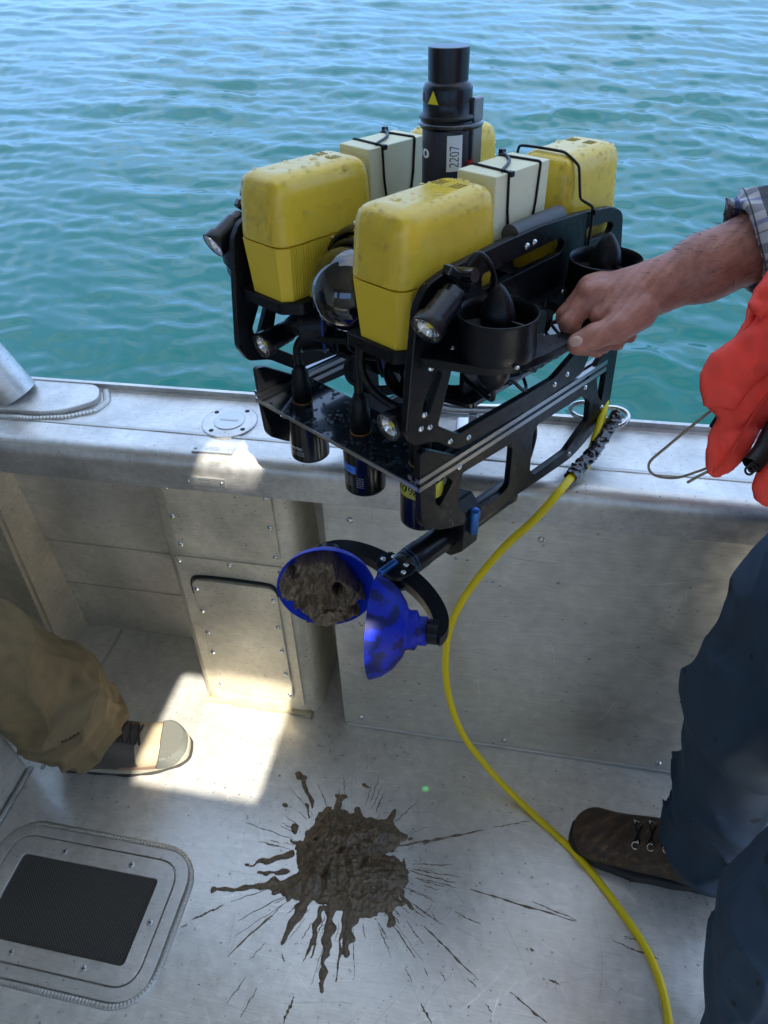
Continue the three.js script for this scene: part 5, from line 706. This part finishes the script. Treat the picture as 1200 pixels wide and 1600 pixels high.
  const crease = (x, y, z) => { const wv = 0.35 * N3(x * 4, y * 4, z * 4), sr = n => 1 - Math.sqrt(n * n + 0.006), c = Math.pow(sr(N3(x * 3 + wv, y * 6 + x * 5 + wv, z * 3)), 4), e = Math.pow(sr(N3(x * 7 + 8, y * 2.5 + wv, z * 7)), 4), h = Math.exp(-Math.pow((y - 0.15) / 0.09, 2)); return 0.005 * fbm3(x * 6, y * 4, z * 6, 2) - 0.018 * c - 0.008 * e - h * 0.010 * (0.5 + 0.5 * Math.sin(y * 62 + 4 * N3(x * 5, y * 2, z * 5))); };
  part('trousers', field((x, y, z) => smax(leg(x, y, z) + crease(x, y, z), 0.062 + 0.012 * Math.sin(x * 30 + z * 20) - y, 0.01), [0.22, 0.02, -0.05], [0.82, 1.16, 0.70], 0.0056), M.trouser, t);
  // boots
  const mkb = (pos, yaw) => { const b = makeBoot(t, pos, yaw, 0.30, M.leather, M.sole, 0.17); const at = (x, z) => { let y = 0.2; const f = bootField(0.30, 0.062, 0.17); while (y > 0.02 && f(x, y, z) > 0) y -= 0.001; return y; };
    for (let i = 0; i < 3; i++) for (const s of [-1, 1]) { const x = 0.185 - i * 0.026, z = s * (0.021 + i * 0.001), y = at(x, z); const h = part('lace_hook', join([new THREE.TorusGeometry(0.0062, 0.0011, 8, 20, Math.PI * 1.5).rotateX(Math.PI / 2).translate(0, 0.0025, 0), new THREE.SphereGeometry(0.0036, 10, 8).scale(1, 0.6, 1).translate(0, 0.001, s * 0.009)]), M.steel, b); h.position.set(x, y, z); h.rotation.set(s * 0.5, s > 0 ? 0.6 : 2.6, 0); }
    const lp = []; for (let i = 0; i < 4; i++) { const a = 0.19 - i * 0.024, c = 0.178 - i * 0.024; for (const s of [-1, 1]) lp.push(tube([V(a, at(a, s * 0.02) + 0.003, s * 0.02), V((a + c) / 2, at((a + c) / 2, 0) + 0.004, 0), V(c, at(c, -s * 0.02) + 0.003, -s * 0.02)], 0.0016, 12, 6)); } part('laces', join(lp), M.rubber, b);
    const st = [], f = bootField(0.30, 0.062, 0.17); for (let i = 0; i <= 30; i++) { const a = -1.45 + i / 30 * 2.9, c = 0.185, dx = Math.cos(a) * 0.0, zz = Math.sin(a) * 0.056; st.push(V(c + 0.022 * Math.cos(a), at(c + 0.022 * Math.cos(a), clamp(zz, -0.043, 0.043)) + 0.0006, clamp(zz, -0.043, 0.043))); } part('toe_seam', tube(st, 0.0011, 60, 6), M.leather, b);
    return b; };
  mkb([0.468, 0.0, 0.222], Math.PI - 0.16); mkb([0.60, 0.0, 0.60], Math.PI + 0.3);
}
// ---- seated person: only the lower leg and boot reach into view
{
  const t = thing('person', 'seated person in khaki trousers and tan hiking boot with toe in the sunlight', 'person');
  const leg = bones([[[-1.42, 0.52, 0.45], [-1.02, 0.50, 0.265], 0.105, 0.098], [[-1.02, 0.50, 0.265], [-0.975, 0.44, 0.235], 0.098, 0.096], [[-0.975, 0.44, 0.235], [-0.912, 0.24, 0.185], 0.094, 0.092], [[-0.912, 0.24, 0.185], [-0.905, 0.115, 0.172], 0.092, 0.084], [[-1.42, 0.52, 0.68], [-1.02, 0.50, 0.86], 0.105, 0.098], [[-1.02, 0.50, 0.86], [-0.99, 0.12, 0.90], 0.094, 0.085], [[-1.46, 0.56, 0.45], [-1.46, 0.56, 0.68], 0.13, 0.13]], 0.035);
  const crease = (x, y, z) => { const wv = 0.4 * N3(x * 4, y * 4, z * 4), sr = n => 1 - Math.sqrt(n * n + 0.006), c = Math.pow(sr(N3(x * 4 + y * 4 + wv, y * 3.5 - x * 3 + wv, z * 4)), 4), e = Math.pow(sr(N3(x * 8 + 4, y * 4 + wv, z * 8)), 4), h = Math.exp(-Math.pow((y - 0.13) / 0.05, 2)); return 0.006 * fbm3(x * 5, y * 5, z * 5, 2) - 0.024 * c - 0.010 * e - 0.009 * h * (0.5 + 0.5 * Math.sin(y * 85 + 4 * N3(x * 5, y * 2, z * 5))); };
  part('trousers', field((x, y, z) => smax(leg(x, y, z) + crease(x, y, z), 0.066 + 0.35 * (x + 0.86) - 0.05 * Math.sin(z * 12) * 0.3 - y, 0.012), [-1.62, 0.0, 0.05], [-0.76, 0.74, 1.02], 0.0056), M.khaki, t);
  const body = bones([[[-1.50, 0.60, 0.56], [-1.50, 1.02, 0.58], 0.14, 0.15], [[-1.50, 1.06, 0.45], [-1.50, 1.06, 0.71], 0.09, 0.09], [[-1.49, 1.1, 0.58], [-1.47, 1.22, 0.58], 0.06, 0.055], [[-1.46, 1.29, 0.58], [-1.47, 1.36, 0.58], 0.082, 0.088], [[-1.42, 1.26, 0.58], [-1.44, 1.25, 0.58], 0.05, 0.055], [[-1.385, 1.30, 0.58], [-1.39, 1.29, 0.58], 0.01, 0.014], [[-1.50, 1.06, 0.42], [-1.42, 0.80, 0.38], 0.055, 0.045], [[-1.42, 0.80, 0.38], [-1.22, 0.66, 0.42], 0.042, 0.03], [[-1.22, 0.66, 0.42], [-1.15, 0.63, 0.42], 0.036, 0.025], [[-1.50, 1.06, 0.74], [-1.42, 0.80, 0.78], 0.055, 0.045], [[-1.42, 0.80, 0.78], [-1.22, 0.66, 0.74], 0.042, 0.03], [[-1.22, 0.66, 0.74], [-1.15, 0.63, 0.74], 0.036, 0.025]], 0.05);
  part('body', field(body, [-1.72, 0.48, 0.28], [-1.08, 1.5, 0.88], 0.014), M.skin, t);
  const jacket = bones([[[-1.50, 0.60, 0.56], [-1.50, 1.02, 0.58], 0.16, 0.17], [[-1.50, 1.06, 0.45], [-1.50, 1.06, 0.71], 0.105, 0.105], [[-1.50, 1.06, 0.42], [-1.42, 0.80, 0.38], 0.072, 0.06], [[-1.42, 0.80, 0.38], [-1.26, 0.69, 0.41], 0.058, 0.045], [[-1.50, 1.06, 0.74], [-1.42, 0.80, 0.78], 0.072, 0.06], [[-1.42, 0.80, 0.78], [-1.26, 0.69, 0.75], 0.058, 0.045]], 0.05);
  part('jacket', field((x, y, z) => jacket(x, y, z) + 0.008 * fbm3(x * 9, y * 9, z * 9, 3), [-1.74, 0.40, 0.26], [-1.16, 1.24, 0.90], 0.014), Std({ color: lin(0.05, 0.06, 0.08), roughness: 0.8 }), t);
  const grey = Std({ color: lin(0.075, 0.062, 0.05), roughness: 0.75 }), tan = Std({ color: lin(0.36, 0.29, 0.19), roughness: 0.75 }), rub = Std({ color: lin(0.17, 0.175, 0.155), roughness: 0.7, bumpMap: weave, bumpScale: 0.002 }), nude = Std({ color: lin(0.24, 0.145, 0.095), roughness: 0.8 });
  const L = 0.295, f = bootField(L, 0.066, 0.16), lo = [-0.03, 0.008, -0.075], hi = [L + 0.02, 0.22, 0.075], C = 0.0034;
  const shoe = (pos, yaw) => { const b = sub('boot', t); b.position.set(...pos); b.rotation.y = yaw;
    // panels of the upper: dark mesh body, tan vamp, rubber toe bumper
    const bump = (x, y, z) => (x - 0.228 - 0.45 * Math.max(0, y - 0.03) + 0.35 * (z < 0 ? z * 0.1 : -z * 0.2));
    part('boot_upper', field((x, y, z) => Math.max(f(x, y, z), x - 0.196), lo, hi, C), grey, b);
    part('vamp', field((x, y, z) => Math.max(f(x, y, z) - 0.0006, 0.194 - x, bump(x, y, z), 0.030 - y), lo, hi, C), tan, b);
    part('side_panel', field((x, y, z) => Math.max(f(x, y, z) - 0.0012, 0.150 - x, bump(x, y, z), y - 0.043), lo, hi, C), nude, b);
    part('toe_bumper', field((x, y, z) => Math.max(f(x, y, z) - 0.0026, -bump(x, y, z), y - 0.058), lo, hi, C), rub, b);
    part('midsole', soleGeo(L, false).scale(1, 0.75, 1).translate(0, 0.008, 0), Std({ color: lin(0.30, 0.275, 0.21), roughness: 0.8 }), b); part('outsole', soleGeo(L).scale(1.012, 0.42, 1.02), M.sole, b);
    const at = (x, z) => { let y = 0.2; while (y > 0.02 && f(x, y, z) > 0) y -= 0.001; return y; }, lp = [];
    for (let i = 0; i < 3; i++) { const a = 0.205 - i * 0.016, c = 0.196 - i * 0.016; for (const s of [-1, 1]) lp.push(tube([V(a, at(a, s * 0.026) + 0.002, s * 0.026), V((a + c) / 2, at((a + c) / 2, 0) + 0.006, 0), V(c, at(c, -s * 0.026) + 0.002, -s * 0.026)], 0.0026, 14, 6)); }
    part('laces', join(lp), Std({ color: lin(0.03, 0.027, 0.025), roughness: 0.8 }), b); return b; };
  shoe([-0.975, 0, 0.205], 0.27); shoe([-1.02, 0, 0.92], -0.1);
}

renderer.render(scene, camera);
